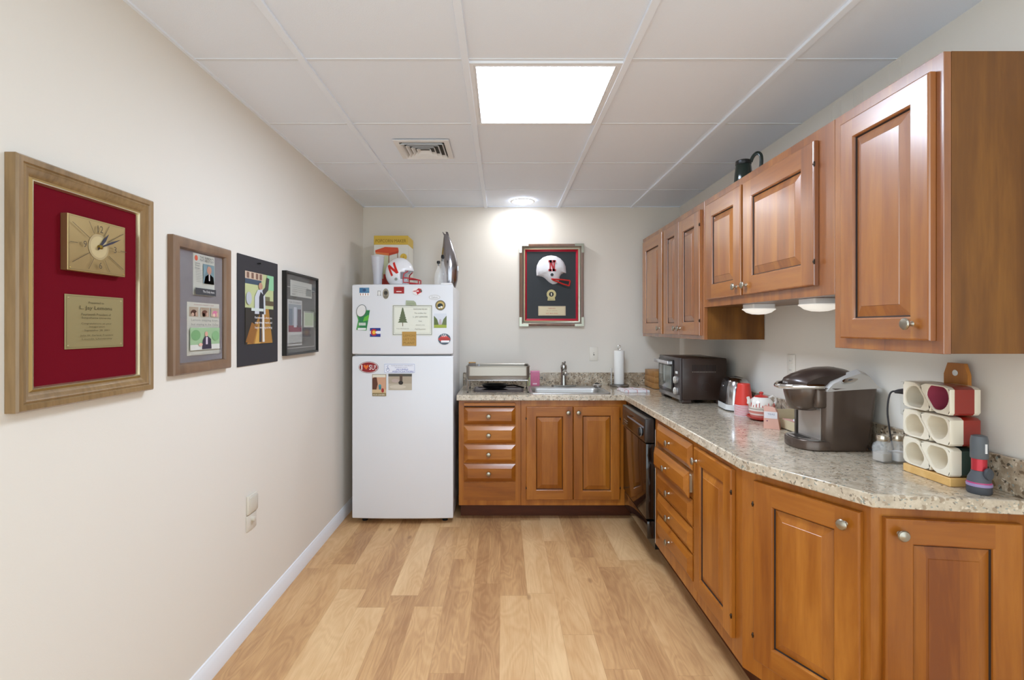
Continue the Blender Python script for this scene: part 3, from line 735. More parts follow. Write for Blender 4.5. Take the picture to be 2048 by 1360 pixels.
# ================================================================== back wall: framed helmet
t = thing('framed_helmet', 'shadow-box frame with a white football helmet and award on the back wall', 'picture frame', (.4065, YB-.001, 1.747))
w, h = .2655, .341
R = lambda d, y: [(-w+d, y, -h+d), (w-d, y, -h+d), (w-d, y, h-d), (-w+d, y, h-d)]
b = MB(WFR3); b.loft([R(0, 0), R(0, -.034), R(.006, -.042), R(.022, -.038)], False, False); b.m(mat('#8b8578', .3, .7)); b.loft([R(.022, -.038), R(.032, -.030), R(.040, -.028)], False, False)
b.m(mat('#b3a07a', .35, .6)); b.loft([R(.040, -.028), R(.046, -.030)], False, False)
b.m(mat('#b01c34', .5)); b.loft([R(.046, -.030), R(.050, -.022), R(.062, -.012)], False, False); obj('frame', b, t)
b = MB(mat('#22262a', .55)); b.box(-w+.06, w-.06, -.012, -.001, -h+.06, h-.06); obj('backing', b, t)
for sx in (-1, 1):
    for sz in (-1, 1):
        b = MB(mat('#a5a596', .25, .9)); L = .075
        px = [(sx*w, sz*h), (sx*(w-L), sz*h), (sx*(w-L), sz*(h-.02)), (sx*(w-.02), sz*(h-.02)), (sx*(w-.02), sz*(h-L)), (sx*w, sz*(h-L))]
        b.prism([(x*1.004, z*1.003) for x, z in px], -.0445, -.030, 'y'); obj('corner_bracket', b, t)
# half helmet relief
KB = 4.235/1025
def hp(cx, cy): # from crop pixels (scale 6.8, origin 1020,470)
    return ((1020+cx/6.8-1005)*KB-.4065, 1.395+(655-470-cy/6.8)*KB-1.747)
out = [(365, 550), (360, 480), (368, 410), (400, 345), (450, 300), (510, 277), (565, 270), (630, 280), (690, 312), (735, 360), (762, 420), (770, 515), (735, 512), (700, 530), (682, 560), (678, 610), (660, 645), (620, 662), (585, 665), (545, 645), (510, 615), (480, 585), (440, 562), (400, 553)]
pts = [hp(*p) for p in out]; cx, cz = hp(570, 460)
b = MB(mat('#dcdce0', .3)); rings = []
for k in range(9):
    s = 1-k/8*.97; rings.append([(cx+(x-cx)*s, -.013-.045*math.sqrt(max(0, 1-s*s)), cz+(z-cz)*s) for x, z in pts])
b.loft(rings, False, True); obj('half_helmet', b, t, sharp=60)
def slabN(b, cx, cz, w, h, y, m):
    b.m(m); s = .2
    P = lambda pts: b.prism([(cx+u*w, cz+v*h) for u, v in pts], y-.002, y, 'y')
    P([(-.36, -.5), (-.16, -.5), (-.16, .5), (-.36, .5)]); P([(.16, -.5), (.36, -.5), (.36, .5), (.16, .5)])
    P([(-.36, .5), (-.1, .5), (.36, -.5), (.1, -.5)])
    for sx in (-1, 1):
        P([(sx*.26-.24, -.5), (sx*.26+.24, -.5), (sx*.26+.24, -.3), (sx*.26-.24, -.3)]); P([(sx*.26-.24, .3), (sx*.26+.24, .3), (sx*.26+.24, .5), (sx*.26-.24, .5)])
b = MB(); x, z = hp(572, 420); slabN(b, x, z, .062, .092, -.0565, mat('#b3242c', .4)); obj('letter', b, t)
b = MB(BLACK); x, z = hp(570, 542); b.lathe([(.013, 0), (.013, .002), (.002, .0022)], (x, -.0545, z), 20, 'y'); obj('ear_hole', b, t)
b = MB(mat('#b01f1c', .3))
q = [hp(560, 600), hp(640, 605), hp(720, 612), hp(815, 625)]; b.tube([(x, -.052-.004*i, z) for i, (x, z) in enumerate(q)], .006)
q = [hp(575, 610), hp(650, 640), hp(720, 670), hp(800, 695)]; b.tube([(x, -.052-.004*i, z) for i, (x, z) in enumerate(q)], .006)
q = [hp(815, 625), hp(800, 695)]; b.tube([(x, -.064, z) for i, (x, z) in enumerate(q)], .006)
obj('face_mask', b, t)
b = MB(BRASS2); x, z = hp(567, 803)
b.prism([(x+(.041 if i % 2 else .037)*math.cos(2*PI*i/36), z+(.041 if i % 2 else .037)*math.sin(2*PI*i/36)) for i in range(36)], -.017, -.0125, 'y')
b.prism([(x-.032, z-.052), (x+.032, z-.052), (x+.028, z-.02), (x-.028, z-.02)], -.0165, -.0125, 'y'); b.ly = -.017
b.ell(x, z, .020, .020, '#1e1c1a'); b.text('1', x, z, .008, .022, '#e5dcc0'); b.text('NEBRASKA', x, z-.043, .05, .008, '#6b5c32'); obj('medal', b, t)
b = MB(mat('#b8a98c', .4, .5)); x0, z1 = hp(388, 965); x1, z0 = hp(762, 1095); b.box(x0, x1, -.015, -.0125, z0, z1, .0005, 1); b.ly = -.0152; xc, zc = (x0+x1)/2, (z0+z1)/2
b.frame2(x0+.006, z0+.005, x1-.006, z1-.005, .0012, '#8e6f62'); b.text('NEBRASKA', xc, zc+.02, .06, .009, '#a35048'); b.text('DR. JAY LEMONS', xc, zc, .09, .007, '#8a7058'); b.text('GO BIG RED', xc, zc-.021, .10, .008, '#b04a3e'); obj('name_plate', b, t)

# switch plate on back wall
def plate(name, label, loc, rot, kind='switch', w=.07, h=.115):
    t = thing(name, label, 'outlet' if kind == 'outlet' else 'switch', loc, rot)
    b = MB(PLATE); b.box(-w/2, w/2, -.006, -.0005, -h/2, h/2, .003); obj('cover_plate', b, t)
    if kind == 'switch':
        b = MB(mat('#8f897c', .5)); b.box(-.005, .005, -.007, -.0055, -.012, .012); obj('slot', b, t)
        b = MB(PLATE); b.box(-.004, .004, -.016, -.0065, .0, .009, .001); obj('toggle', b, t)
    else:
        for s in (-1, 1):
            b = MB(PLATE); b.box(-.017, .017, -.0085, -.0055, s*.024-.014, s*.024+.014, .002)
            b.m(BLACK); b.ly = -.0086; b.rect(-.008, s*.024-.003, -.006, s*.024+.006); b.rect(.006, s*.024-.003, .008, s*.024+.006); obj('socket', b, t)
    return t
plate('light_switch', 'cream light switch on the back wall above the sink', (.762, YB, 1.174), 0)
plate('wall_outlet', 'cream wall outlet between toaster and coffee maker', (XR, 2.62, 1.20), -PI/2, 'outlet')
plate('wall_outlet', 'cream wall outlet behind the ceramic mug rack', (XR, 1.86, 1.135), -PI/2, 'outlet', .08, .12)
# left wall plates
t = thing('wall_timer', 'beige square switch box low on the left wall', 'switch', (XL, 2.372, .583), PI/2)
b = MB(mat('#d3ccbf', .45)); b.box(-.044, .044, -.012, -.0005, -.042, .042, .003); obj('cover_plate', b, t)
b = MB(mat('#cbc4b6', .45)); b.box(-.034, .038, -.017, -.0115, -.034, .032, .002); obj('flap', b, t)
t = thing('cable_jack', 'beige jack plate with round connector under the square switch box', 'outlet', (XL, 2.372, .500), PI/2)
b = MB(mat('#d3ccbf', .45)); b.box(-.046, .044, -.006, -.0005, -.036, .036, .002); obj('cover_plate', b, t)
b = MB(mat('#c8c1b3', .45)); b.lathe([(.012, 0), (.012, .012), (.008, .014), (.001, .014)], (0, -.006, .01), 16, 'y'); obj('connector', b, t)

# ================================================================== left wall frames (rot +90: local x = +Y)
def lw(name, label, cat, y0, y1, z0, z1): return thing(name, label, cat, (XL+.0005, (y0+y1)/2, (z0+z1)/2), PI/2), (y1-y0)/2, (z1-z0)/2
t, w, h = lw('framed_clock', 'large gold-brown wood frame with clock and brass plaque on dark red mat', 'picture frame', 1.198, 1.669, 1.193, 1.806)
R = lambda d, y: [(-w+d, y, -h+d), (w-d, y, -h+d), (w-d, y, h-d), (-w+d, y, h-d)]
b = MB(WFR); b.loft([R(0, 0), R(0, -.026), R(.004, -.031), R(.016, -.030), R(.019, -.026), R(.024, -.0285), R(.028, -.026), R(.034, -.024), R(.044, -.016)], False, False)
b.m(mat('#a3854f', .4, .4)); b.loft([R(.044, -.016), R(.050, -.020)], False, False)
b.m(mat('#cdbf9c', .22, .8)); b.loft([R(.050, -.020), R(.053, -.020), R(.056, -.012), R(.0565, -.008)], False, False); obj('frame', b, t)
b = MB(mat('#680a19', .85, bump=.3, bscale=600, spec=.1)); b.box(-w+.05, w-.05, -.010, -.001, -h+.05, h-.05); obj('backing', b, t)
oy, oz = (1.198+1.669)/2, (1.193+1.806)/2
x0, x1, z0, z1 = 1.337-oy, 1.541-oy, 1.546-oz, 1.695-oz; cx, cz = (x0+x1)/2, (z0+z1)/2
b = MB(BRASS); b.box(x0, x1, -.030, -.0105, z0, z1, .001, 1); b.ly = -.0301
ink = '#4a3c28'
b.frame2(x0+.004, z0+.004, x1-.004, z1-.004, .0008, '#7d6a44')
b.ell(cx, cz, .036, .036, '#a8946a'); b.ell(cx, cz, .030, .030, '#b9a67a')
for k in range(12):
    if k % 3 == 0: continue
    a = math.radians(90-30*k); ca, sa = math.cos(a), math.sin(a)
    s = min((x1-x0)/2*.9/abs(ca), (z1-z0)/2*.88/abs(sa)); p = Vector((-sa, ca))*.0007
    b.flat([(cx+.040*ca+p.x, cz+.040*sa+p.y), (cx+.040*ca-p.x, cz+.040*sa-p.y), (cx+s*ca-p.x, cz+s*sa-p.y), (cx+s*ca+p.x, cz+s*sa+p.y)], ink)
for sx, L in ((-1, 0), (1, 0)):
    b.rect(cx+sx*.088-.012, cz-.0007, cx+sx*.088+.012, cz+.0007, ink)
b.text('12', cx, cz+.050, .020, .019, ink); b.text('6', cx, cz-.052, .011, .018, ink); b.text('3', cx+.054, cz, .010, .018, ink); b.text('9', cx-.054, cz, .011, .018, ink)
cf = obj('clock_face', b, t, recalc=False)
def hand(L, wd, a, y):
    b = MB(mat('#2c2a3a', .4)); ca, sa = math.cos(a), math.sin(a); n = Vector((-sa, ca))*wd
    b.prism([(-.01*ca+n.x*.4, -.01*sa+n.y*.4), (L*.55*ca+n.x, L*.55*sa+n.y), (L*ca, L*sa), (L*.55*ca-n.x, L*.55*sa-n.y), (-.01*ca-n.x*.4, -.01*sa-n.y*.4)], y-.001, y, 'y'); return obj('clock_hand', b, cf, (cx, 0, cz))
hand(.052, .0045, math.radians(52), -.034); hand(.082, .003, math.radians(24), -.037)
b = MB(mat('#8f7a3c', .3, 1)); b.lathe([(.006, 0), (.006, .008), (.002, .011)], (cx, -.031, cz), 14, 'y'); obj('hub', b, cf)
for sx in (x0+.007, x1-.007):
    b = MB(mat('#d8c070', .3, 1)); b.lathe([(.002, 0), (.0018, .001), (.0003, .0014)], (sx, -.0302, z0+.007), 10, 'y'); obj('screw', b, cf)
x0, x1, z0, z1 = 1.349-oy, 1.556-oy, 1.337-oz, 1.484-oz; cx, cz = (x0+x1)/2, (z0+z1)/2
b = MB(BRASS2); b.box(x0, x1, -.013, -.0105, z0, z1, .0005, 1); b.ly = -.0131
b.frame2(x0+.004, z0+.004, x1-.004, z1-.004, .0008, '#6f6a44')
for s, z, ww, hh in (('Presented to', .054, .055, .006), ('L. Jay Lemons', .038, .115, .013), ('Fourteenth President of', .021, .105, .0065), ('Susquehanna University', .011, .105, .0065), ('Congratulations on your', -.005, .108, .006), ('inauguration', -.014, .055, .006), ('September 28, 2001', -.024, .090, .006), ('John W. Garland, President', -.038, .118, .006), ('Lincoln University', -.048, .108, .006)):
    b.text(s, cx, cz+z, ww, hh, '#544a2c')
pq = obj('plaque', b, t, recalc=False)
for sx in (x0+.010, x1-.010):
    for szz in (z0+.010, z1-.010):
        b = MB(mat('#cfc59a', .3, 1)); b.lathe([(.0025, 0), (.002, .001), (.0003, .0014)], (sx, -.0131, szz), 10, 'y'); obj('screw', b, pq)

# frame 2
t, w, h = lw('framed_clippings', 'bronze-brown frame holding two newspaper clippings on grey mat', 'picture frame', 1.781, 2.158, 1.226, 1.720)
R = lambda d, y: [(-w+d, y, -h+d), (w-d, y, -h+d), (w-d, y, h-d), (-w+d, y, h-d)]
b = MB(WFR2); b.loft([R(0, 0), R(0, -.020), R(.005, -.025), R(.018, -.026), R(.036, -.021), R(.040, -.012), R(.0405, -.006)], False, False); obj('frame', b, t)
b = MB(mat('#8c8689', .7)); b.box(-w+.036, w-.036, -.006, -.001, -h+.036, h-.036); obj('mat_board', b, t)
oy, oz = (1.781+2.158)/2, (1.226+1.720)/2
b = MB(mat('#d9d9cf', .8)); x0, x1, z0, z1 = 1.917-oy, 2.059-oy, 1.518-oz, 1.6755-oz; b.box(x0, x1, -.0072, -.0062, z0, z1); b.ly = -.0073; W_, H_ = x1-x0, z1-z0
q = lambda u, v: (x0+u*W_, z0+v*H_)
b.ell(*q(.13, .89), .010, .0105, '#cf5a3a'); b.text("THIS SUNDAY'S", *q(.62, .93), W_*.66, H_*.055, '#3c3a3c'); b.text('FEATURE STORY', *q(.62, .86), W_*.66, H_*.055, '#3c3a3c')
for k, s in enumerate(('Lemons', 'Steps', 'Down')): b.text(s, *q(.17, .77-.06*k), W_*.22, H_*.04, '#4a484a')
a_, c_ = q(.42, .3), q(.95, .78); b.rect(*a_, *c_, '#7d97a0'); b.flat([q(.45, .3), q(.95, .3), q(.9, .48), q(.72, .56), q(.52, .48)], '#2c2a33'); b.ell(*q(.70, .64), W_*.11, H_*.10, '#b98d78'); b.rect(*q(.67, .38), *q(.73, .54), '#dcd8d8')
for k in range(8): b.rect(*q(.06, .60-.04*k), *q(.38, .61-.04*k), '#a9a79f')
b.rect(*q(0.02, .01), *q(.98, .17), '#38383c'); b.text('The Daily Item', *q(.62, .09), W_*.55, H_*.07, '#e4e2e0'); obj('newspaper_clipping', b, t, recalc=False)
b = MB(mat('#d9d7cb', .8)); x0, x1, z0, z1 = 1.880-oy, 2.093-oy, 1.290-oz, 1.490-oz; b.box(x0, x1, -.0072, -.0062, z0, z1); b.ly = -.0073; W_, H_ = x1-x0, z1-z0
b.text('SUSQUEHANNA PRESIDENT TO LEAVE', *q(.5, .955), W_*.62, H_*.02, '#a0453f')
for k, c in enumerate(('#5a3428', '#6b3f2e', '#c66f8e')):
    b.rect(*q(.05+.32*k, .73), *q(.32+.32*k, .91), '#b7a58f'); b.ell(*q(.185+.32*k, .80), W_*.09, H_*.06, c); b.ell(*q(.15+.32*k, .77), W_*.04, H_*.035, '#d7b8a4'); b.ell(*q(.25+.32*k, .78), W_*.03, H_*.04, '#c9a692')
b.text('Lemons stepping down,', *q(.5, .66), W_*.84, H_*.055, '#8c8a80'); b.text('but staying in the Valley', *q(.5, .58), W_*.84, H_*.055, '#8c8a80')
b.rect(*q(.04, .10), *q(.96, .52), '#93b088'); b.rect(*q(.04, .10), *q(.96, .20), '#c9c8c0'); b.ell(*q(.2, .38), W_*.14, H_*.1, '#6f9a68'); b.ell(*q(.82, .36), W_*.12, H_*.1, '#7ba474')
b.flat([q(.38, .11), q(.68, .11), q(.66, .3), q(.56, .36), q(.46, .35), q(.40, .28)], '#30283a'); b.ell(*q(.51, .40), W_*.05, H_*.05, '#c79a86'); b.rect(*q(.49, .2), *q(.55, .34), '#c7b7c4'); b.ell(*q(.33, .2), W_*.06, H_*.03, '#d3a796')
for k in range(3): b.rect(*q(.04, .02+.02*k), *q(.96, .028+.02*k), '#b3b1a6')
obj('newspaper_clipping', b, t, recalc=False)
b = MB(mat('#ffffff', .03, trans=1, ior=1.1)); b.box(-w+.038, w-.038, -.0115, -.0105, -h+.038, h-.038); obj('glass', b, t)

# poster
t, w, h = lw('mounted_poster', 'black mounted photo poster pinned unframed between the two frames', 'poster', 2.245, 2.645, 1.221, 1.722)
b = MB(mat('#2b292e', .6)); b.box(-w, w, -.0045, -.001, -h, h, .0008, 1); obj('mat_board', b, t)
oy, oz = (2.245+2.645)/2, (1.221+1.722)/2
b = MB(mat('#4a4638', .5)); x0, x1, z0, z1 = 2.307-oy, 2.592-oy, 1.319-oz, 1.652-oz; b.box(x0, x1, -.0052, -.0043, z0, z1); b.ly = -.0053; W_, H_ = x1-x0, z1-z0; b.dl = .0002
b.rect(*q(0, .5), *q(1, 1), '#b9bf8c'); b.rect(*q(0, .83), *q(.55, .9), '#3a4a5c'); b.rect(*q(0, .9), *q(.6, 1), '#c9b39c')
for u in (.05, .2, .35, .48): b.rect(*q(u, .91), *q(u+.08, .99), '#7a5a4a')
b.rect(*q(.75, .78), *q(1, 1), '#8fc79a'); b.rect(*q(.6, .55), *q(1, .62), '#5a4a32'); b.rect(*q(.62, .62), *q(.85, .68), '#6f6a4c')
b.rect(*q(0, .0), *q(1, .5), '#2c2620'); b.flat([q(.05, 0), q(.95, 0), q(.8, .5), q(.55, .5), q(.3, .25)], '#a3732c'); b.flat([q(.3, 0), q(.5, 0), q(.6, .3), q(.45, .3)], '#c79a4a'); b.flat([q(0, .03), q(.25, .0), q(.4, .25), q(.2, .3)], '#8a5a22')
b.flat([q(.3, .42), q(.68, .42), q(.66, .72), q(.56, .78), q(.4, .76), q(.3, .66)], '#c3c6cc'); b.flat([q(.45, .42), q(.62, .42), q(.6, .7), q(.5, .74), q(.45, .66)], '#26242a')
b.flat([q(.6, .68), q(.78, .78), q(.82, .95), q(.72, .96), q(.68, .82), q(.56, .76)], '#3c3a3c'); b.ell(*q(.5, .82), W_*.07, H_*.05, '#b98a70'); b.rect(*q(.18, .46), *q(.6, .50), '#c9d2cc')
b.flat([q(.45, .02), q(.53, .02), q(.54, .42), q(.47, .42)], '#3a3232'); b.flat([q(.56, .02), q(.64, .02), q(.62, .42), q(.55, .42)], '#d9d4cc'); b.ell(*q(.1, .63), W_*.09, H_*.09, '#b3b7bd')
for k, s in enumerate(('Retirement is when you', 'stop living at work and', 'begin working at living')): b.text(s, *q(.60, .365-.07*k), W_*.62, H_*.042, '#e8e6e6')
obj('print', b, t, recalc=False)
b = MB(BLACK); b.lathe([(.004, 0), (.003, .003), (.0025, .008), (.005, .010), (.005, .012), (.001, .0125)], (-.005, -.0045, h-.022), 12, 'y'); b.box(-.02, .012, -.007, -.0045, h-.027, h-.021, .001); obj('push_pin', b, t)

# frame 4
t, w, h = lw('framed_documents', 'thin black frame with grey mat and several papers, nearest the refrigerator', 'picture frame', 2.705, 3.175, 1.245, 1.697)
R = lambda d, y: [(-w+d, y, -h+d), (w-d, y, -h+d), (w-d, y, h-d), (-w+d, y, h-d)]
b = MB(mat('#15130f', .3)); b.loft([R(0, 0), R(0, -.025), R(.008, -.026), R(.011, -.024), R(.0115, -.012)], False, False); obj('frame', b, t)
b = MB(mat('#66645f', .7)); b.box(-w+.01, w-.01, -.012, -.001, -h+.01, h-.01); b.ly = -.0121; b.frame2(-w+.035, -h+.035, w-.035, h-.08, .003, '#c9c7c0'); obj('mat_board', b, t, recalc=False)
oy, oz = (2.705+3.175)/2, (1.245+1.697)/2
def lp4(px0, py0, px1, py1):  # crop pixels -> local
    f = lambda cx: 1168.5/(1005-(330+cx/4.2485)); Y0, Y1 = f(px0), f(px1); Ym = (Y0+Y1)/2; pyc = lambda y, Y: 1.395+(655-450-y/4.2485)*Y/1025
    return Y0-oy, Y1-oy, pyc(py1, Y0)-oz, pyc(py0, Y0)-oz
def paper(px0, py0, px1, py1, fn, base='#cfd0c8'):
    global x0, x1, z0, z1, W_, H_
    x0, x1, z0, z1 = lp4(px0, py0, px1, py1); W_, H_ = x1-x0, z1-z0
    b = MB(mat(base, .7)); b.box(x0, x1, -.0135, -.0125, z0, z1); b.ly = -.0137; fn(b); obj('paper', b, t, recalc=False)
def p1(b):
    for k in range(4): b.rect(*q(.06, .3+.12*k), *q(.8, .32+.12*k), '#9a9c94')
    b.rect(*q(.7, .12), *q(.96, .6), '#8d9088'); b.text('$100.00', *q(.83, .55), W_*.2, H_*.1, '#4a4a4a'); b.text('MEMO', *q(.12, .12), W_*.14, H_*.07, '#6a6a66')
paper(1083, 463, 1262, 600, p1)
def p2(b):
    b.text('FOR STUDENTS', *q(.5, .94), W_*.8, H_*.035, '#6a6662'); b.rect(*q(.06, .3), *q(.94, .9), '#9aa0a6'); b.rect(*q(.06, .3), *q(.94, .44), '#7d3440'); b.rect(*q(.4, .4), *q(.6, .84), '#c9ccd2'); b.rect(*q(.66, .4), *q(.9, .8), '#5a4a50'); b.rect(*q(.1, .45), *q(.3, .8), '#77828c')
    for k in range(6): b.rect(*q(.06, .22-.035*k), *q(.94, .23-.035*k), '#aeb0aa')
paper(1057, 628, 1180, 1030, p2, '#c7c8c4')
def p3(b):
    b.rect(*q(.1, .1), *q(.9, .9), '#b3c0a0'); b.rect(*q(.06, .92), *q(.94, .98), '#8a8c84')
paper(1195, 732, 1278, 868, p3, '#c9cdc0')
b = MB(mat('#ffffff', .03, trans=1, ior=1.1)); b.box(-w+.0115, w-.0115, -.0185, -.0175, -h+.0115, h-.0115); obj('glass', b, t)

# ================================================================== counter objects
Z0 = CT+.0005
# sink (drop-in)
t = thing('sink', 'stainless steel drop-in sink set into the back countertop', 'sink', (.49, 3.94, CT))
def srim(d, z, r): return [(x, y, z) for x, y in ringrect(-.298+d, .298-d, -.232+d, .232-d, r, 5)]
def sbas(d, z, r): return [(x, y, z) for x, y in ringrect(-.268+d, .268-d, -.19+d, .150-d, r, 5)]
b = MB(mat('#b4b2ae', .4, .9)); b.loft([srim(0, .0006, .03), srim(.001, .004, .03), srim(.006, .006, .028), srim(.012, .0045, .025), sbas(-.006, .0045, .056), sbas(0, .001, .05), sbas(.006, -.02, .05), sbas(.018, -.12, .05), sbas(.04, -.145, .06), sbas(.09, -.15, .03)], False, True); obj('basin', b, t, sharp=60)
b = MB(STEEL2); b.lathe([(.04, -.149), (.04, -.147), (.03, -.147), (.028, -.149)], (0, -.02, 0), 24); obj('drain', b, t)
t = thing('faucet', 'single-lever chrome faucet behind the sink', 'faucet', (.494, 4.135, CT+.0065))
b = MB(mat('#b6b4b0', .2, 1)); b.prism([(x, y) for x, y in ringrect(-.10, .10, -.024, .024, .024, 6)], 0, .010); b.lathe([(.026, .01), (.024, .02), (.0215, .05), (.021, .115), (.024, .135), (.027, .15), (.026, .165), (.018, .175), (.002, .177)], seg=24)
b.tube([(0, -.01, .10), (0, -.05, .125), (0, -.10, .128), (0, -.145, .118), (0, -.155, .105)], [.016, .015, .014, .013, .012], 14); obj('spout', b, t)
b = MB(mat('#9c9a96', .25, 1)); b.tube([(.0, 0, .165), (.004, -.012, .185), (.006, -.035, .197)], [.010, .008, .007], 10); b.tube([(-.004, 0, .17), (-.01, .005, .192)], .006, 8); obj('lever', b, t)
t = thing('sink_stopper', 'chrome strainer plug resting on the right back of the sink rim', 'strainer', (.757, 4.105, CT+.0065))
b = MB(CHROME); b.lathe([(.034, 0), (.038, .004), (.038, .014), (.028, .022), (.012, .024)], seg=28); b.m(BLACK); b.lathe([(.018, .0235), (.018, .028), (.004, .030)], seg=20, cap0=False); obj('body', b, t)

# chafing dish
t = thing('chafing_dish', 'rectangular stainless steel chafing dish standing left of the sink', 'chafing dish', (-.034, 3.925, Z0))
X2, Y2 = .238, .145
b = MB(mat('#a39c93', .34, 1))
def pr(d, z, r=.03): return [(x, y, z) for x, y in ringrect(-X2+d, X2-d, -Y2+d, Y2-d, r, 5)]
b.loft([pr(.012, .094, .02), pr(.006, .108, .025), pr(.002, .118), pr(.0, .120), pr(.003, .123), pr(.003, .187), pr(.0, .189), pr(0, .192), pr(.004, .194), pr(.008, .19), pr(.010, .12), pr(.016, .11)], True, True); obj('water_pan', b, t, sharp=22)
b = MB(STEEL2); b.loft([pr(.03, .080, .02), pr(.026, .092, .02), pr(.020, .0935, .02)], True, True); obj('lower_pan', b, t)
for sx in (-1, 1):
    for sy in (-1, 1):
        b = MB(STEEL); b.tube([(sx*(X2-.012), sy*(Y2-.006), .10), (sx*(X2-.014), sy*(Y2-.006), .004)], .0045, 8); b.m(BLACK); b.lathe([(.007, 0), (.007, .006)], (sx*(X2-.014), sy*(Y2-.006), 0), 10); obj('leg', b, t)
b = MB(STEEL); 
for sy in (-1, 1): b.tube([(-X2+.012, sy*(Y2-.006), .088), (X2-.012, sy*(Y2-.006), .088)], .0035, 6)
obj('rail', b, t)
t = thing('serving_tray', 'flat grey metal tray lying under the chafing dish', 'tray', (-.03, 3.93, Z0))
b = MB(mat('#8f8a92', .3, .8)); R = lambda d, z: [(x, y, z) for x, y in ringrect(-.19+d, .19-d, -.125+d, .125-d, .02, 4)]
b.loft([R(.01, 0), R(0, .012), R(.003, .013), R(.014, .003)], True, True); obj('tray', b, t); 
t = thing('frying_pan', 'black pan with long handle tucked beneath the chafing dish', 'pan', (-.06, 3.98, Z0+.0145))
b = MB(BLACK); b.lathe([(.085, .0), (.10, .022), (.103, .024), (.098, .024), (.083, .004)], seg=32); obj('pan', b, t)
b = MB(GLOSSBLK); b.tube([(.09, -.03, .018), (.15, -.045, .022), (.225, -.07, .006)], [.006, .009, .011], 10, rz=.006); obj('handle', b, t)
b = MB(mat('#6a625c', .4)); b.box(-.026, .026, -.02, .02, 0, .10, .002); b.m(mat('#b28848', .5)); b.box(-.0262, .0262, -.0202, .0202, .100, .106, .001)
o = obj('small_box', b, None, (-.230, 3.89, Z0+.111)); tag(o, 'small grey box with tan top sticking out of the chafing dish', 'box')
b = MB(mat('#d5dade', .1, trans=.5)); b.lathe([(.010, 0), (.012, .008), (.011, .075), (.008, .08), (.008, .09), (.002, .092)], seg=16)
o = obj('glass_shaker', b, None, (-.180, 3.89, Z0+.111)); tag(o, 'slim clear glass shaker beside the small box in the chafing dish', 'shaker')

# sweetener rack
b = MB(mat('#cf7391', .5)); b.box(-.037, .037, -.02, .02, 0, .118, .002); b.m(mat('#e08fae', .5)); b.box(-.037, .037, -.021, .021, .108, .122, .003); b.ly = -.0212
b.rect(-.02, .012, .015, .024, '#e6c3cf'); b.frame2(-.012, .045, .018, .075, .001, '#b85a7a')
o = obj('sweetener_box', b, None, (.268, 4.225, Z0)); tag(o, 'pink sweetener packet box standing behind the sink', 'box')
b = MB(mat('#aab352', .5)); b.box(-.008, .008, -.02, .02, 0, .10, .001)
o = obj('sweetener_box', b, None, (.213, 4.225, Z0)); tag(o, 'narrow yellow-green packet box beside the pink box', 'box')
b = MB(mat('#c9cdb4', .4, .3))
for z in (.02, .05, .08): b.tube([(-.004, -.012, z), (.004, -.012, z)], .0015, 6)
b.box(-.0035, .0035, -.012, .012, .002, .09); o = obj('packet_divider', b, None, (.226, 4.225, Z0)); tag(o, 'small wire divider between green and pink packet boxes', 'rack')
# paper towels
t = thing('paper_towel_holder', 'upright steel paper towel holder right of the sink', 'towel holder', (.948, 4.165, Z0))
b = MB(mat('#8f8d8c', .25, 1)); b.lathe([(.076, 0), (.079, .006), (.079, .014), (.072, .019), (.02, .021), (.001, .021)], seg=40); obj('base', b, t)
b = MB(STEEL); b.tube([(0, 0, .018), (0, 0, .30)], .006, 10); b.tube([(.012*math.cos(a), 0, .317+.018*math.sin(a)) for a in [2*PI*k/20 for k in range(20)]], .003, 8, closed=True); obj('centre_rod', b, t)
b = MB(STEEL); b.tube([(-.066, -.01, .018), (-.066, -.01, .148)], .0055, 10); obj('side_rod', b, t)
t = thing('paper_towel_roll', 'white paper towel roll on the upright holder', 'paper towels', (.948, 4.165, Z0+.022))
b = MB(mat('#e9e8e4', .9, bump=.3, bscale=150)); b.lathe([(.040, 0), (.041, .002), (.041, .268), (.040, .27), (.018, .27), (.017, .20)], seg=36, cap0=True, cap1=True); obj('roll', b, t)
# folded towel
b = MB(); TM = NT('towel_check'); tc = TM.n('TexCoord'); sp = TM.n('SeparateXYZ'); TM.l(tc.outputs['Object'], sp.inputs[0])
fx = TM.math('LESS_THAN', TM.math('FRACT', TM.math('MULTIPLY', TM.math('ADD', sp.outputs[0], 1.0), 15.0)), .12); fy = TM.math('LESS_THAN', TM.math('FRACT', TM.math('MULTIPLY', TM.math('ADD', sp.outputs[1], 1.0), 15.0)), .12)
TM.l(TM.mix(TM.math('MULTIPLY', TM.math('MAXIMUM', fx, fy), .55), '#e3e0e2', '#c65a5e'), TM.b.inputs['Base Color']); TM.b.inputs['Roughness'].default_value = .9
b.m(TM.m)
n = 16
def tz(x, y, k): return .004+.006*k + .0025*math.sin(x*60+k)*math.cos(y*50+k*2)
for k in range(2):
    d = .006*k
    top = [[(-.095+d+(.19-2*d)*i/n + .008*math.sin(j*.7+k), -.09+d+(.18-2*d)*j/n+.004*math.sin(i*.9), 0) for i in range(n+1)] for j in range(n+1)]
    T = [[b.V((x, y, tz(x, y, k)+.008)) for x, y, _ in r] for r in top]; Bo = [[b.V((x, y, .001+.008*k)) for x, y, _ in r] for r in top]
    for j in range(n):
        for i in range(n): b.F([T[j][i], T[j][i+1], T[j+1][i+1], T[j+1][i]]); b.F([Bo[j][i], Bo[j+1][i], Bo[j+1][i+1], Bo[j][i+1]])
    for i in range(n):
        b.F([Bo[0][i], Bo[0][i+1], T[0][i+1], T[0][i]]); b.F([T[n][i], T[n][i+1], Bo[n][i+1], Bo[n][i]]); b.F([T[i][0], T[i+1][0], Bo[i+1][0], Bo[i][0]]); b.F([Bo[i][n], Bo[i+1][n], T[i+1][n], T[i][n]])
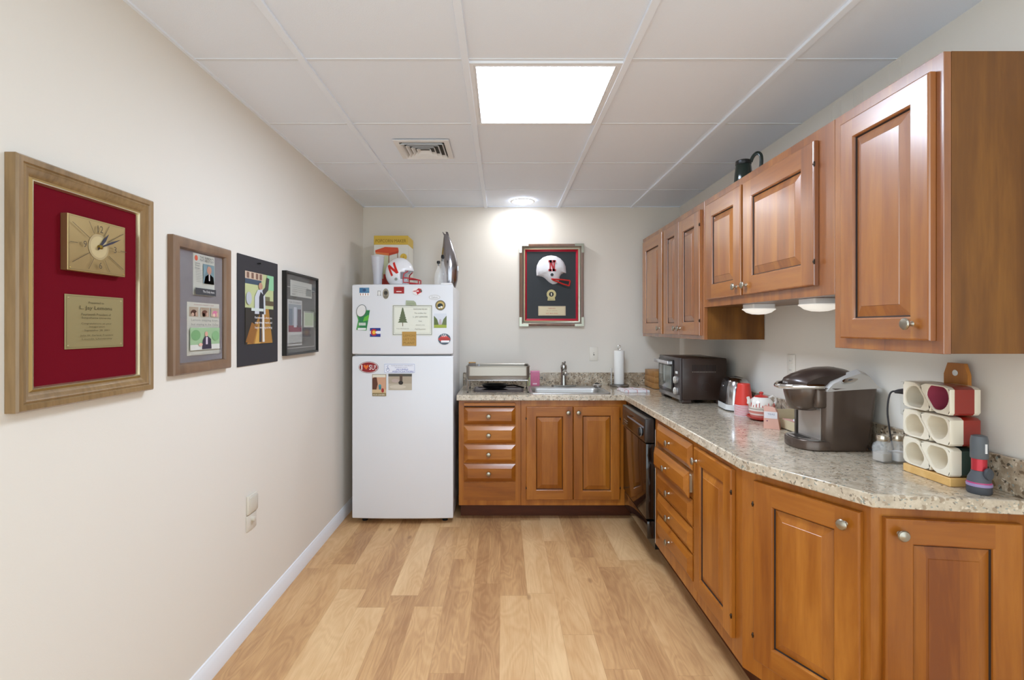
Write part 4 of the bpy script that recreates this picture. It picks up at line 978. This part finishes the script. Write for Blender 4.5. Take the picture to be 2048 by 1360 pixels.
o = obj('dish_towel', b, None, (.985, 3.85, Z0), .03, sharp=60); tag(o, 'folded white dish towel with red check on the counter corner', 'towel')
# bread box
t = thing('wooden_box', 'wooden slatted box on the counter behind the toaster oven', 'box', (1.18, 4.245, Z0), -PI/2)
b = MB(WBOX)
for k in range(3): b.box(0, .27, -.004+.002*k, .25, .003+.046*k, .046+.046*k, .003)
b.box(.003, .267, .004, .247, .004, .137); obj('case', b, t)

# toaster oven
t = thing('toaster_oven', 'black toaster oven with silver handle on the counter corner', 'toaster oven', (1.118, 3.645, Z0), -PI/2)
W = .423; BR = mat('#35261f', .32, coat=.2)
b = MB(BR); b.box(0, W, .012, .292, .022, .286, .006)
b.m(mat('#16100e', .5))
for k in range(16): b.box(W-.001, W+.0006, .075+.0095*k, .079+.0095*k, .205, .245)
b.m(mat('#b9b0a8', .4))
for k in range(16): b.box(W-.001, W+.0008, .076+.0095*k, .0785+.0095*k, .198, .2015)
b.m(mat('#3a2e2a', .4)); 
b.tube([(W+.0004, .16+.028*math.cos(a), .105+.028*math.sin(a)) for a in [2*PI*k/20 for k in range(17)]], .0012, 6)
obj('body', b, t)
b = MB(mat('#4d4645', .3, .3)); b.box(0, W, -.002, .0115, .020, .287, .004); b.m(mat('#8b8785', .3, .6)); b.box(.004, W-.004, -.0035, -.001, .024, .052, .002); obj('front_panel', b, t)
b = MB(mat('#1c1513', .2)); b.box(.014, W-.115, -.012, -.004, .056, .268, .003); dd = obj('door', b, t)
b = MB(mat('#8f9491', .08, .55)); b.box(.035, W-.135, -.0135, -.0115, .075, .225, .001); obj('window', b, dd)
b = MB(mat('#d6d4d6', .25, .7)); b.box(.010, W-.112, -.046, -.036, .238, .262, .004); b.box(.02, .032, -.040, -.010, .240, .258); b.box(W-.134, W-.122, -.040, -.010, .240, .258); obj('handle', b, dd)
for z in (.145, .075):
    b = MB(mat('#cfccc8', .25, .8)); b.lathe([(.024, 0), (.024, .014), (.021, .018), (.001, .019)], (W-.055, -.0035, z), 24, 'y'); b.box(W-.058, W-.052, -.026, -.021, z-.02, z+.02, .002); obj('knob', b, t)
b = MB(mat('#d9d9d6', .4)); b.box(W-.075, W-.038, -.008, -.0025, .184, .200, .002); obj('button', b, t)
b = MB(mat('#a8a6a2', .4, .3)); b.M = Matrix.Translation((0, 0, 0)); b.ly = -.0036; b.text('Cuisinart', W*.4, .036, .06, .009, '#cfccca'); obj('lettering', b, t, recalc=False)
for x in (.03, W-.03):
    for y in (.04, .26):
        b = MB(BR); b.box(x-.03, x+.03, y-.03, y+.03, 0, .0225, .003); obj('foot', b, t)

# toaster
t = thing('toaster', 'retro chrome two-slice toaster on a white base beside the toaster oven', 'toaster', (1.372, 3.02, Z0), math.radians(-97))
TC = mat('#b5b5b8', .14, 1)
b = MB(TC); rs = []
for z, a, c, r in ((.036, .112, .074, .05), (.08, .110, .072, .05), (.13, .102, .066, .05), (.165, .093, .058, .048), (.180, .083, .048, .045), (.187, .068, .034, .033)):
    rs.append([(x, y, z) for x, y in ringrect(-a, a, -c, c, r, 7)])
b.loft(rs, True, True); obj('shell', b, t, sharp=60)
b = MB(mat('#dcdedd', .35)); b.prism(ringrect(-.116, .116, -.078, .078, .055, 7), .006, .036); obj('base', b, t)
b = MB(BLACK); b.prism(ringrect(-.112, .112, -.074, .074, .055, 7), 0, .0065); obj('foot_ring', b, t)
for y in (-.017, .017):
    b = MB(BLACK); b.prism(ringrect(-.06, .06, y-.008, y+.008, .007, 3), .180, .1878); obj('slot', b, t)
b = MB(CHROME); b.lathe([(.010, 0), (.010, .003), (.007, .004)], (-.02, -.0635, .135), 20, 'y'); b.m(mat('#5a5a60', .4)); b.lathe([(.006, .004), (.006, .0045)], (-.02, -.0635, .135), 16, 'y'); obj('badge', b, t)
b = MB(BLACK); 
for k in range(5): b.tube([(.1135, -.012, .055+.012*k), (.118, 0, .058+.012*k), (.1135, .012, .055+.012*k)], .0025, 6)
obj('lever_grille', b, t)

# red cups
CR = mat('#cf3b30', .4); CW = mat('#ead9dc', .45)
def cupmb():
    b = MB(CW); b.lathe([(.0485, 0), (.0490, .002), (.0478, .0034)], seg=36, cap0=False, cap1=False)
    b.m(CR); pr_ = [(.0466, .0036)]
    for k in range(9): pr_.append((.0462-.0135*k/9+(.0004 if k % 2 else 0), .012+.095*k/9))
    pr_ += [(.0325, .108), (.0322, .114), (.0300, .118), (.0290, .1165), (.001, .1165)]
    b.lathe(pr_, seg=36, cap0=False, cap1=True); return b
base = obj('plastic_cup', cupmb(), None, (1.318, 2.80, Z0), sharp=50)
tag(base, 'red plastic cup at the very bottom of the upside-down stack', 'cup', 'upside-down red plastic cups')
for k in range(1, 10):
    c = base.copy(); C.objects.link(c); c.location = (1.318, 2.80, Z0+.0062*k)
    c['label'] = 'upside-down red plastic cup on top of the stack beside the toaster' if k == 9 else 'red plastic cup within the upside-down stack, only its white rim showing'
# teapot for one
t = thing('tea_set', 'white ceramic teapot with red lid and trim stacked on its cup', 'teapot', (1.347, 2.668, Z0))
CE = mat('#e6e0d8', .2, coat=.5); RE = mat('#c2322c', .25, coat=.5); RP = mat('#c98174', .3, coat=.3)
b = MB(RE); b.lathe([(.035, 0), (.060, .006), (.072, .016), (.074, .019), (.070, .020), (.05, .010), (.001, .009)], seg=36); obj('saucer', b, t)
b = MB(CE); b.lathe([(.042, .0105), (.052, .018)], seg=36, cap0=True, cap1=False); b.m(RP); b.lathe([(.052, .018), (.055, .028)], seg=36, cap0=False, cap1=False); b.m(CE); b.lathe([(.055, .028), (.0575, .037)], seg=36, cap0=False, cap1=False); b.m(RP); b.lathe([(.0575, .037), (.060, .049)], seg=36, cap0=False, cap1=False); b.m(CE); b.lathe([(.060, .049), (.0615, .056), (.05, .057)], seg=36, cap0=False, cap1=True); obj('cup', b, t)
b = MB(CE); b.lathe([(.052, .0575), (.0605, .064), (.062, .074), (.057, .092), (.046, .108), (.036, .116), (.034, .118), (.001, .118)], seg=36); obj('pot', b, t, sharp=60)
b = MB(RE)
for k in range(26):
    a = 2*PI*k/26; r = .0600; hh = .006+.006*((k*7) % 3); p = Vector((math.cos(a), math.sin(a)))
    b.tube([(p.x*r*1.045, p.y*r*1.045, .070), (p.x*(r-.0015)*1.03, p.y*(r-.0015)*1.03, .074+hh)], .0017, 5)
tg = obj('red_trim', b, t); tg['kind'] = 'stuff'
b = MB(RE); b.lathe([(.033, .1182), (.034, .122), (.02, .128), (.008, .130), (.007, .134), (.0105, .137), (.0105, .143), (.004, .146)], seg=30); obj('lid', b, t)
b = MB(CE); b.tube([(-.052, 0, .08), (-.066, -.004, .09), (-.066, -.004, .104), (-.072, -.005, .118)], [.013, .011, .009, .008], 12); obj('spout', b, t)
b = MB(CE); b.tube([(.040, 0, .112), (.058, 0, .122), (.072, 0, .115), (.076, 0, .095), (.068, 0, .078), (.056, 0, .070)], .007, 10); obj('handle', b, t)
# tea carton
t = thing('tea_carton', 'small open red and white tea carton in front of the teapot', 'carton', (1.283, 2.44, Z0), math.radians(-35))
b = MB(mat('#d9a795', .55)); b.loft([[(x, y, 0) for x, y in ringrect(-.032, .036, -.026, .026)], [(x, y, .085) for x, y in ringrect(-.032, .022, -.026, .026)], [(-.032, -.026, .105), (.012, -.004, .098), (.012, .004, .098), (-.032, .026, .105)]])
b.m(mat('#c7584a', .5)); b.ly = 0
b.F([b.V((-.0325, .0262, 0)), b.V((-.0325, -.0262, 0)), b.V((-.0325, -.0262, .05)), b.V((-.0325, .0262, .06))]); b.m(mat('#eee6e2', .5)); b.F([b.V((-.0326, .0262, .052)), b.V((-.0326, -.0262, .05)), b.V((-.0326, -.0262, .084)), b.V((-.0326, .0262, .084))])
b.ly = -.0266; b.rect(-.03, .05, .026, .082, '#dcd6d8'); b.text('TEAS', .0, .07, .03, .008, '#6f7f96'); b.rect(-.02, .035, -.014, .041, '#8a5a6a')
obj('carton', b, t, recalc=False)
# open box of packets
t = thing('open_box', 'open tan cardboard box of sweetener packets behind the coffee maker', 'box', (1.385, 2.40, Z0))
TAN = mat('#c9bb9a', .7); b = MB(TAN)
b.box(-.055, .055, -.085, .085, 0, .003); b.box(-.055, -.052, -.085, .085, 0, .045); b.box(.052, .055, -.085, .085, 0, .085); b.box(-.055, .055, .082, .085, 0, .085); b.box(-.055, .055, -.085, -.082, 0, .03); obj('tray', b, t)
for k, (x, y, c, r_) in enumerate(((-.02, -.05, '#e3e4e8', .2), (.02, -.04, '#cfd9e4', -.3), (-.015, .0, '#e8e2dc', .5), (.02, .02, '#dfe6ee', .1), (-.02, .045, '#d9a79c', -.2))):
    b = MB(mat(c, .6)); b.box(-.026, .026, -.018, .018, 0, .012, .004); o = obj('sweetener_packet', b, None, (1.385+x, 2.40+y, Z0+.0045+.0125*(k % 2)+.012*(k//2)), (.15, .1, r_))
    tag(o, ['white packet at the near edge of the open tan box', 'pale blue packet at the near right of the open tan box', 'cream packet in the middle of the open tan box', 'bluish white packet near the back of the open tan box', 'pinkish packet at the far end of the open tan box'][k], 'packet', 'packets in the open box')

# ------------------------------------------------------------------ coffee maker (front faces -X)
t = thing('coffee_maker', 'black single-serve coffee maker with silver shoulders and chrome handle', 'coffee maker', (1.245, 2.075, Z0), -PI/2)
KM = mat('#5b4d44', .27, .6, coat=.3); KS = mat('#cdcac6', .34, .45)
HW = .108
def foot(a, y0, y1, r): return ringrect(-a, a, y0, y1, r, 6)
b = MB(KM)  # tower
rs = []
for z, a, y0, y1, r in ((0, .096, .0, .185, .035), (.006, .099, -.002, .190, .035), (.10, .103, -.003, .198, .035), (.20, .107, -.003, .206, .035), (.245, .108, -.003, .209, .035)):
    rs.append([(x, y, z) for x, y in foot(a, y0, y1, r)])
b.loft(rs, True, True); obj('housing', b, t, sharp=50)
b = MB(KM); n = 16
def halfr(a, d, z): return [(-a, .0, z)] + [(a*math.cos(PI+PI*k/n), -d*abs(math.sin(PI*k/n))**.8 if 0 < k < n else 0, z) for k in range(n+1)][1:-1] + [(a, 0, z)] + [(a, .02, z), (-a, .02, z)]
b.loft([halfr(.094, .082, 0), halfr(.098, .086, .004), halfr(.098, .086, .034), halfr(.095, .083, .038)], True, True); obj('drip_base', b, t, sharp=40)
b = MB(mat('#86827e', .2, .85)); b.loft([halfr(.088, .074, .0385), halfr(.088, .074, .0405)], True, True)
b.m(mat('#2a2624', .4))
for k in range(7): b.box(-.045+.013*k, -.038+.013*k, -.055, -.02, .0402, .0412)
obj('drip_tray', b, t)
b = MB(mat('#6f6760', .15, .6)); b.box(-.1125, -.100, -.002, .15, .03, .235, .006); obj('water_tank', b, t)
# recessed back panel behind cup area
b = MB(mat('#b3aca6', .3, .6)); b.loft([[(-.075, -.004, .04), (.075, -.004, .04), (.075, -.002, .04), (-.075, -.002, .04)], [(-.075, -.004, .165), (.075, -.004, .165), (.075, -.002, .165), (-.075, -.002, .165)]]); obj('back_panel', b, t)
b = MB(KM); b.lathe([(.040, .150), (.050, .153), (.058, .17), (.066, .205), (.070, .228), (.070, .245)], (0, -.030, 0), 30, sx=1.15, sy=.95); b.box(-.095, .095, -.03, .02, .165, .245, .01); obj('brew_head', b, t, sharp=50)
# lid dome: lofted across width
b = MB(mat('#40342f', .3, .3, coat=.25)); prof = [(-.098, .250), (-.100, .262), (-.092, .276), (-.060, .293), (-.015, .309), (.035, .320), (.080, .322), (.120, .315), (.155, .300), (.185, .278), (.205, .248)]
rs = []
for k in range(13):
    u = -1+2*k/12; x = (.098-.0)*u; f = 1-.20*u*u-.14*abs(u)**5; g = 1-.30*u*u; x = x*.84
    rs.append([(x, (.02+(y-.02)*(g if y < .02 else 1)), .245+(z-.245)*f) for y, z in prof] + [(x, .205, .244), (x, .02-.118*g, .244)])
b.loft(rs, True, True); obj('lid', b, t, sharp=50)
for s in (-1, 1):
    b = MB(KS); xo, xi = s*.1095, s*.070
    P_ = [(.004, .236), (.030, .262), (.085, .286), (.140, .303), (.175, .288), (.208, .250), (.2095, .247)]
    lo = [(.004, .232), (.045, .236), (.10, .2395), (.15, .2425), (.19, .2445), (.208, .2455), (.2095, .2458)]
    ring0 = [(xo, y, z) for y, z in lo] + [(xo-s*.006*(1+i*.4 if i < 4 else 2.4-.3*(i-4)), y, z) for i, (y, z) in reversed(list(enumerate(P_)))]
    ring1 = [(xi, y, z) for y, z in lo] + [(xi, y, z+.013) for y, z in reversed(P_)]
    b.loft([ring0, ring1], True, True); sp_ = obj('shoulder', b, t, sharp=25)
    b = MB(CHROME); b.M = Matrix.Translation((s*.1015, .092, .275)) @ Matrix.Rotation(s*-.75, 4, 'Y') @ Matrix.Rotation(.22, 4, 'X')
    b.lathe([(.034, -.006*s), (.034, .004*s), (.026, .005*s)], (0, 0, 0), 24, 'x', 1, .3); b.m(mat('#3a3c44', .2)); b.lathe([(.024, .0045*s), (.001, .0054*s)], (0, 0, 0), 20, 'x', 1, .24); obj('button_panel', b, sp_)
b = MB(CHROME); pts = [(-.092, .0, .250), (-.090, -.045, .250), (-.066, -.098, .247), (-.03, -.122, .244), (.0, -.127, .243), (.03, -.122, .244), (.066, -.098, .247), (.090, -.045, .250), (.092, .0, .250)]
b.tube(pts, [.006, .007, .007, .008, .009, .008, .007, .007, .006], 10, rz=.0095); obj('handle', b, t)
b = MB(mat('#d0cdca', .3)); b.M = Matrix.Translation((0, -.0995, .258)); b.ly = 0; b.text('KEURIG', 0, 0, .035, .007, '#d8d6d4'); obj('lettering', b, t, recalc=False)
# power cord with plug
t = thing('power_cord', 'black coffee maker power cord plugged into the wall outlet', 'cord', (1.46, 1.86, 1.11))
def sm(P, n=6):
    P = [Vector(p) for p in P]; out = []
    for i in range(len(P)-1):
        p0, p1, p2, p3 = P[max(i-1, 0)], P[i], P[i+1], P[min(i+2, len(P)-1)]
        for k in range(n):
            u = k/n; out.append(tuple(.5*((2*p1)+(-p0+p2)*u+(2*p0-5*p1+4*p2-p3)*u*u+(-p0+3*p1-3*p2+p3)*u**3)))
    return out + [tuple(P[-1])]
b = MB(mat('#2c2a2e', .45)); b.tube(sm([(-.018, .004, .052), (-.040, .016, .045), (-.048, .020, -.02), (-.040, .018, -.10), (-.028, .02, -.17), (-.030, .04, -.191), (-.035, .09, -.191), (-.045, .13, -.180)]), .003, 8); obj('cord', b, t)
b = MB(mat('#3a373a', .4)); b.tube([(.008, 0, .052), (-.004, .0, .053), (-.020, .006, .052), (-.030, .010, .050)], [.011, .011, .008, .005], 10); obj('plug', b, t)

# salt and pepper
def shaker(x, label, fill, fh):
    t = thing('spice_shaker', label, 'shaker', (x, 1.83, Z0), .2)
    b = MB(GLASS); R = lambda a, z, r: [(u, v, z) for u, v in ringrect(-a, a, -a, a, r, 4)]
    b.loft([R(.020, 0, .006), R(.0235, .003, .008), R(.0235, .055, .008), R(.021, .066, .010), R(.0165, .073, .0160), R(.0165, .082, .0160), R(.0145, .082, .0140), R(.0145, .072, .0140), R(.019, .063, .010), R(.0215, .054, .008), R(.0215, .006, .008)], True, True); obj('jar', b, t, sharp=50)
    b = MB(mat(fill, .9)); b.loft([R(.0210, .0065, .007), R(.0210, fh, .007)], True, True); obj('contents', b, t)
    b = MB(mat('#cfc4b4', .22, .95)); b.lathe([(.0185, .076), (.0195, .078), (.0195, .090), (.017, .096), (.008, .0995), (.001, .100)], seg=26); obj('cap', b, t)
shaker(1.356, 'glass shaker of pepper, the left of the pair by the mug rack', '#a69c90', .034)
shaker(1.411, 'glass shaker of salt, the right of the pair by the mug rack', '#e9e9ea', .036)

# mug rack
RX0, RY0, RY1 = 1.345, 1.54, 1.722
t = thing('mug_rack', 'wooden mug rack with pine base and honey-brown upright handle board', 'rack', (RX0, RY1, Z0), -PI/2)
b = MB(WPINE); b.box(0, RY1-RY0, 0, .112, 0, .026, .002, 1); obj('base', b, t)
b = MB(WHONEY); cxr = .088; ww = .043
pl = [(cxr-ww, .022), (cxr+ww, .022), (cxr+ww, .325), (cxr+ww*.68, .362), (cxr-ww*.68, .362), (cxr-ww, .325)]
pl = [(cxr-ww, .026), (cxr+ww, .026), (cxr+ww, .33), (cxr+ww*.68, .366), (cxr-ww*.68, .366), (cxr-ww, .33)]
b.prism(pl, .099, .111, 'y'); obj('handle_board', b, t)
b = MB(mat('#d9d8d4', .6)); b.lathe([(.0095, 0), (.0095, .0015), (.001, .002)], (cxr, .0985, .335), 20, 'y'); obj('hole', b, t)
CM = mat('#e0d6c2', .28, coat=.4)
def mug(cflip, inner_c, outer_c, split, body_first, label, row, u0):
    # outline in (u across, v up), unit = row height .0915
    Wd, Hh = .182, .0905
    if not cflip: P = [(0, .12), (0, .92), (.03, .99), (.27, .99), (.36, .88), (.62, .17), (.60, .03), (.50, .005), (.16, .01), (.05, .05)]
    else: P = [(.38, .83), (.40, .97), (.50, .995), (.84, .99), (.95, .95), (1, .88), (1, .08), (.97, .01), (.73, .01), (.64, .12)]
    P = [(u*Wd, v*Hh) for u, v in P]; cu = sum(p[0] for p in P)/len(P); cv = sum(p[1] for p in P)/len(P)
    z = Z0+.0275+row*.0925
    t = thing('ceramic_mug', label, 'mug', (RX0+.002, RY1, z), -PI/2, 'angular mugs in the rack')
    S = lambda s, y, dz=0: [(cu+(u-cu)*s, y, cv+(v-cv)*s+dz) for u, v in P]
    L = .092
    b = MB(CM if body_first is None else mat(outer_c, .3, coat=.4)) ; oc = mat(outer_c, .3, coat=.4)
    b = MB(CM); b.loft([S(.95, -.002), S(.985, 0), S(.99, .012)], False, False)
    seq = [(.012, .99), (split, .99)]
    b.m(CM if body_first != 'glaze' else oc); b.loft([S(.99, .012), S(.99, L*split)], False, False)
    b.m(oc if body_first != 'glaze' else CM); b.loft([S(.99, L*split), S(.985, L-.004), S(.95, L)], False, True)
    b.m(mat(inner_c, .35, coat=.3))
    cr_ = [(cu+.55*(u-cu), cv+.62*(v-cv)) for u, v in P]
    hol = []
    NP = 28
    def edge(a):   # distance from the centre to the outline along a direction
        best = 9; d = (math.cos(a), math.sin(a))
        for i in range(len(P)):
            (xa, ya), (xb, yb) = P[i], P[(i+1) % len(P)]
            ex, ey = xb-xa, yb-ya; det = -d[0]*ey+d[1]*ex
            if abs(det) < 1e-12: continue
            rx, ry = xa-cu, ya-cv; tt = (-rx*ey+ry*ex)/det; uu = (d[0]*ry-d[1]*rx)/det
            if tt > 0 and -1e-6 <= uu <= 1+1e-6: best = min(best, tt)
        return best
    hs_ = .86 if body_first == 'glaze' else .80
    def H(s, y): return [(cu+math.cos(2*PI*i/NP)*min(edge(2*PI*i/NP), .047)*s, y, cv+math.sin(2*PI*i/NP)*min(edge(2*PI*i/NP), .047)*s) for i in range(NP)]
    def O(s, y): return [(cu+math.cos(2*PI*i/NP)*edge(2*PI*i/NP)*s, y, cv+math.sin(2*PI*i/NP)*edge(2*PI*i/NP)*s) for i in range(NP)]
    b.m(CM); b.loft([O(.955, -.0021), H(hs_+.03, -.0015), H(hs_, .002)], False, False)
    b.m(mat(inner_c, .35, coat=.3)); b.loft([H(hs_, .002), H(hs_*.92, .05), H(hs_*.6, .07)], False, True)
    o = obj('body', b, t, sharp=40); return t
cre = '#ded3be'
mug(False, cre, cre, .5, None, 'cream ceramic mug, bottom left of the rack', 0, 0)
mug(True, cre, '#17352f', .36, None, 'cream mug with dark green glazed base, bottom right of the rack', 0, 0)
mug(False, cre, cre, .5, None, 'cream ceramic mug, middle left of the rack', 1, 0)
mug(True, cre, '#8f2317', .42, None, 'cream mug with rust red glazed base, middle right of the rack', 1, 0)
mug(False, '#cfc6b4', cre, .5, None, 'cream ceramic mug, top left of the rack', 2, 0)
mug(True, '#a3475a', '#8e2b22', .78, 'glaze', 'dark red glazed mug with cream rim, top right of the rack', 2, 0)

# flashlight
t = thing('flashlight', 'grey and red flashlight standing head down on the counter end', 'flashlight', (1.383, 1.487, Z0))
G1 = mat('#565a5e', .45); 
b = MB(mat('#3f4146', .5)); b.lathe([(.027, 0), (.029, .004), (.029, .022)], seg=32); b.m(mat('#8f7fa6', .3)); b.lathe([(.0295, .022), (.0300, .026), (.0295, .030)], seg=32, cap0=True, cap1=True); b.m(mat('#a83a6a', .3)); b.lathe([(.0285, .030), (.0275, .034)], seg=32); b.m(mat('#4a4c52', .5)); b.lathe([(.0275, .034), (.026, .045), (.019, .060), (.0185, .066)], seg=32); obj('head', b, t, sharp=50)
b = MB(mat('#b3303a', .3, .4)); b.lathe([(.0178, .0665), (.0178, .100)], seg=28); obj('barrel', b, t)
b = MB(G1); b.lathe([(.0195, .1005), (.0205, .104), (.0205, .150), (.0195, .158), (.018, .165), (.012, .1675), (.001, .168)], seg=28); b.m(mat('#dcdcdc', .4)); b.box(-.002, .003, -.0225, -.019, .118, .145); obj('grip', b, t, sharp=50)
b = MB(mat('#3e4248', .5)); b.lathe([(.012, -.001), (.014, .004), (.012, .009), (.002, .011)], (.004, -.0205, .060), 20, 'y', .9, 1.3); obj('switch_button', b, t)

# mug on the cabinets
t = thing('travel_mug', 'dark green travel mug with loop handle on top of the cabinets', 'mug', (1.222, 2.60, 2.1085), math.radians(-40))
b = MB(mat('#0c1e19', .18, coat=.4)); b.lathe([(.044, 0), (.046, .004), (.042, .06), (.037, .105), (.036, .110)], seg=32); b.m(BLACK); b.lathe([(.037, .1105), (.038, .112), (.037, .130), (.030, .134), (.001, .135)], seg=32); obj('body', b, t, sharp=50)
b = MB(mat('#12211c', .2, coat=.3)); b.tube(sm([(.034, 0, .118), (.046, 0, .145), (.064, 0, .158), (.080, 0, .145), (.084, 0, .11), (.078, 0, .07), (.062, 0, .045), (.040, 0, .040)], 4), .0045, 8, rz=.009); obj('handle', b, t)

# peeling clear tape on wall above the cabinets
TP = mat('#fbf8f2', .15, alpha=.22, coat=.8)
for k, (y, hgt, lab) in enumerate(((2.265, .21, 'strip of clear tape on the wall above the cabinets, farthest of three'), (2.13, .21, 'strip of clear tape on the wall above the cabinets, middle of three'), (1.93, .10, 'patch of clear tape on the wall above the cabinets, nearest of three'))):
    b = MB(TP); n = 8; rows = []
    for j in range(n+1):
        z = -hgt/2+hgt*j/n; rows.append([(-.03+.06*i/6, -.0008-.002*abs(math.sin(i*1.3+j*.9+k)), z) for i in range(7)])
    b.loft(rows, False, False, closed=False)
    o = obj('tape_strip', b, None, (XR, y, 2.285 if hgt > .15 else 2.345), -PI/2, recalc=False); tag(o, lab, 'tape')

# ------------------------------------------------------------------ camera, world, colour
cam = bpy.data.cameras.new('camera'); co = bpy.data.objects.new('camera', cam); C.objects.link(co)
co.location = (0, 0, 1.395); co.rotation_euler = (PI/2, 0, 0)
cam.sensor_width = 36; cam.lens = 36*1025/2048; cam.shift_x = 19/2048; cam.shift_y = -25/2048; cam.clip_start = .02
sc = bpy.context.scene; sc.camera = co
wd = bpy.data.worlds.new('world'); sc.world = wd; wd.use_nodes = True
wd.node_tree.nodes['Background'].inputs[0].default_value = (.83, .945, 1, 1); wd.node_tree.nodes['Background'].inputs[1].default_value = 1.8
sc.cycles.max_bounces = 14; sc.cycles.diffuse_bounces = 10; sc.cycles.glossy_bounces = 4
sc.view_settings.view_transform = 'Standard'; sc.view_settings.look = 'None'
sc.view_settings.exposure = 0.45; sc.view_settings.gamma = 1; sc.view_settings.use_curve_mapping = False
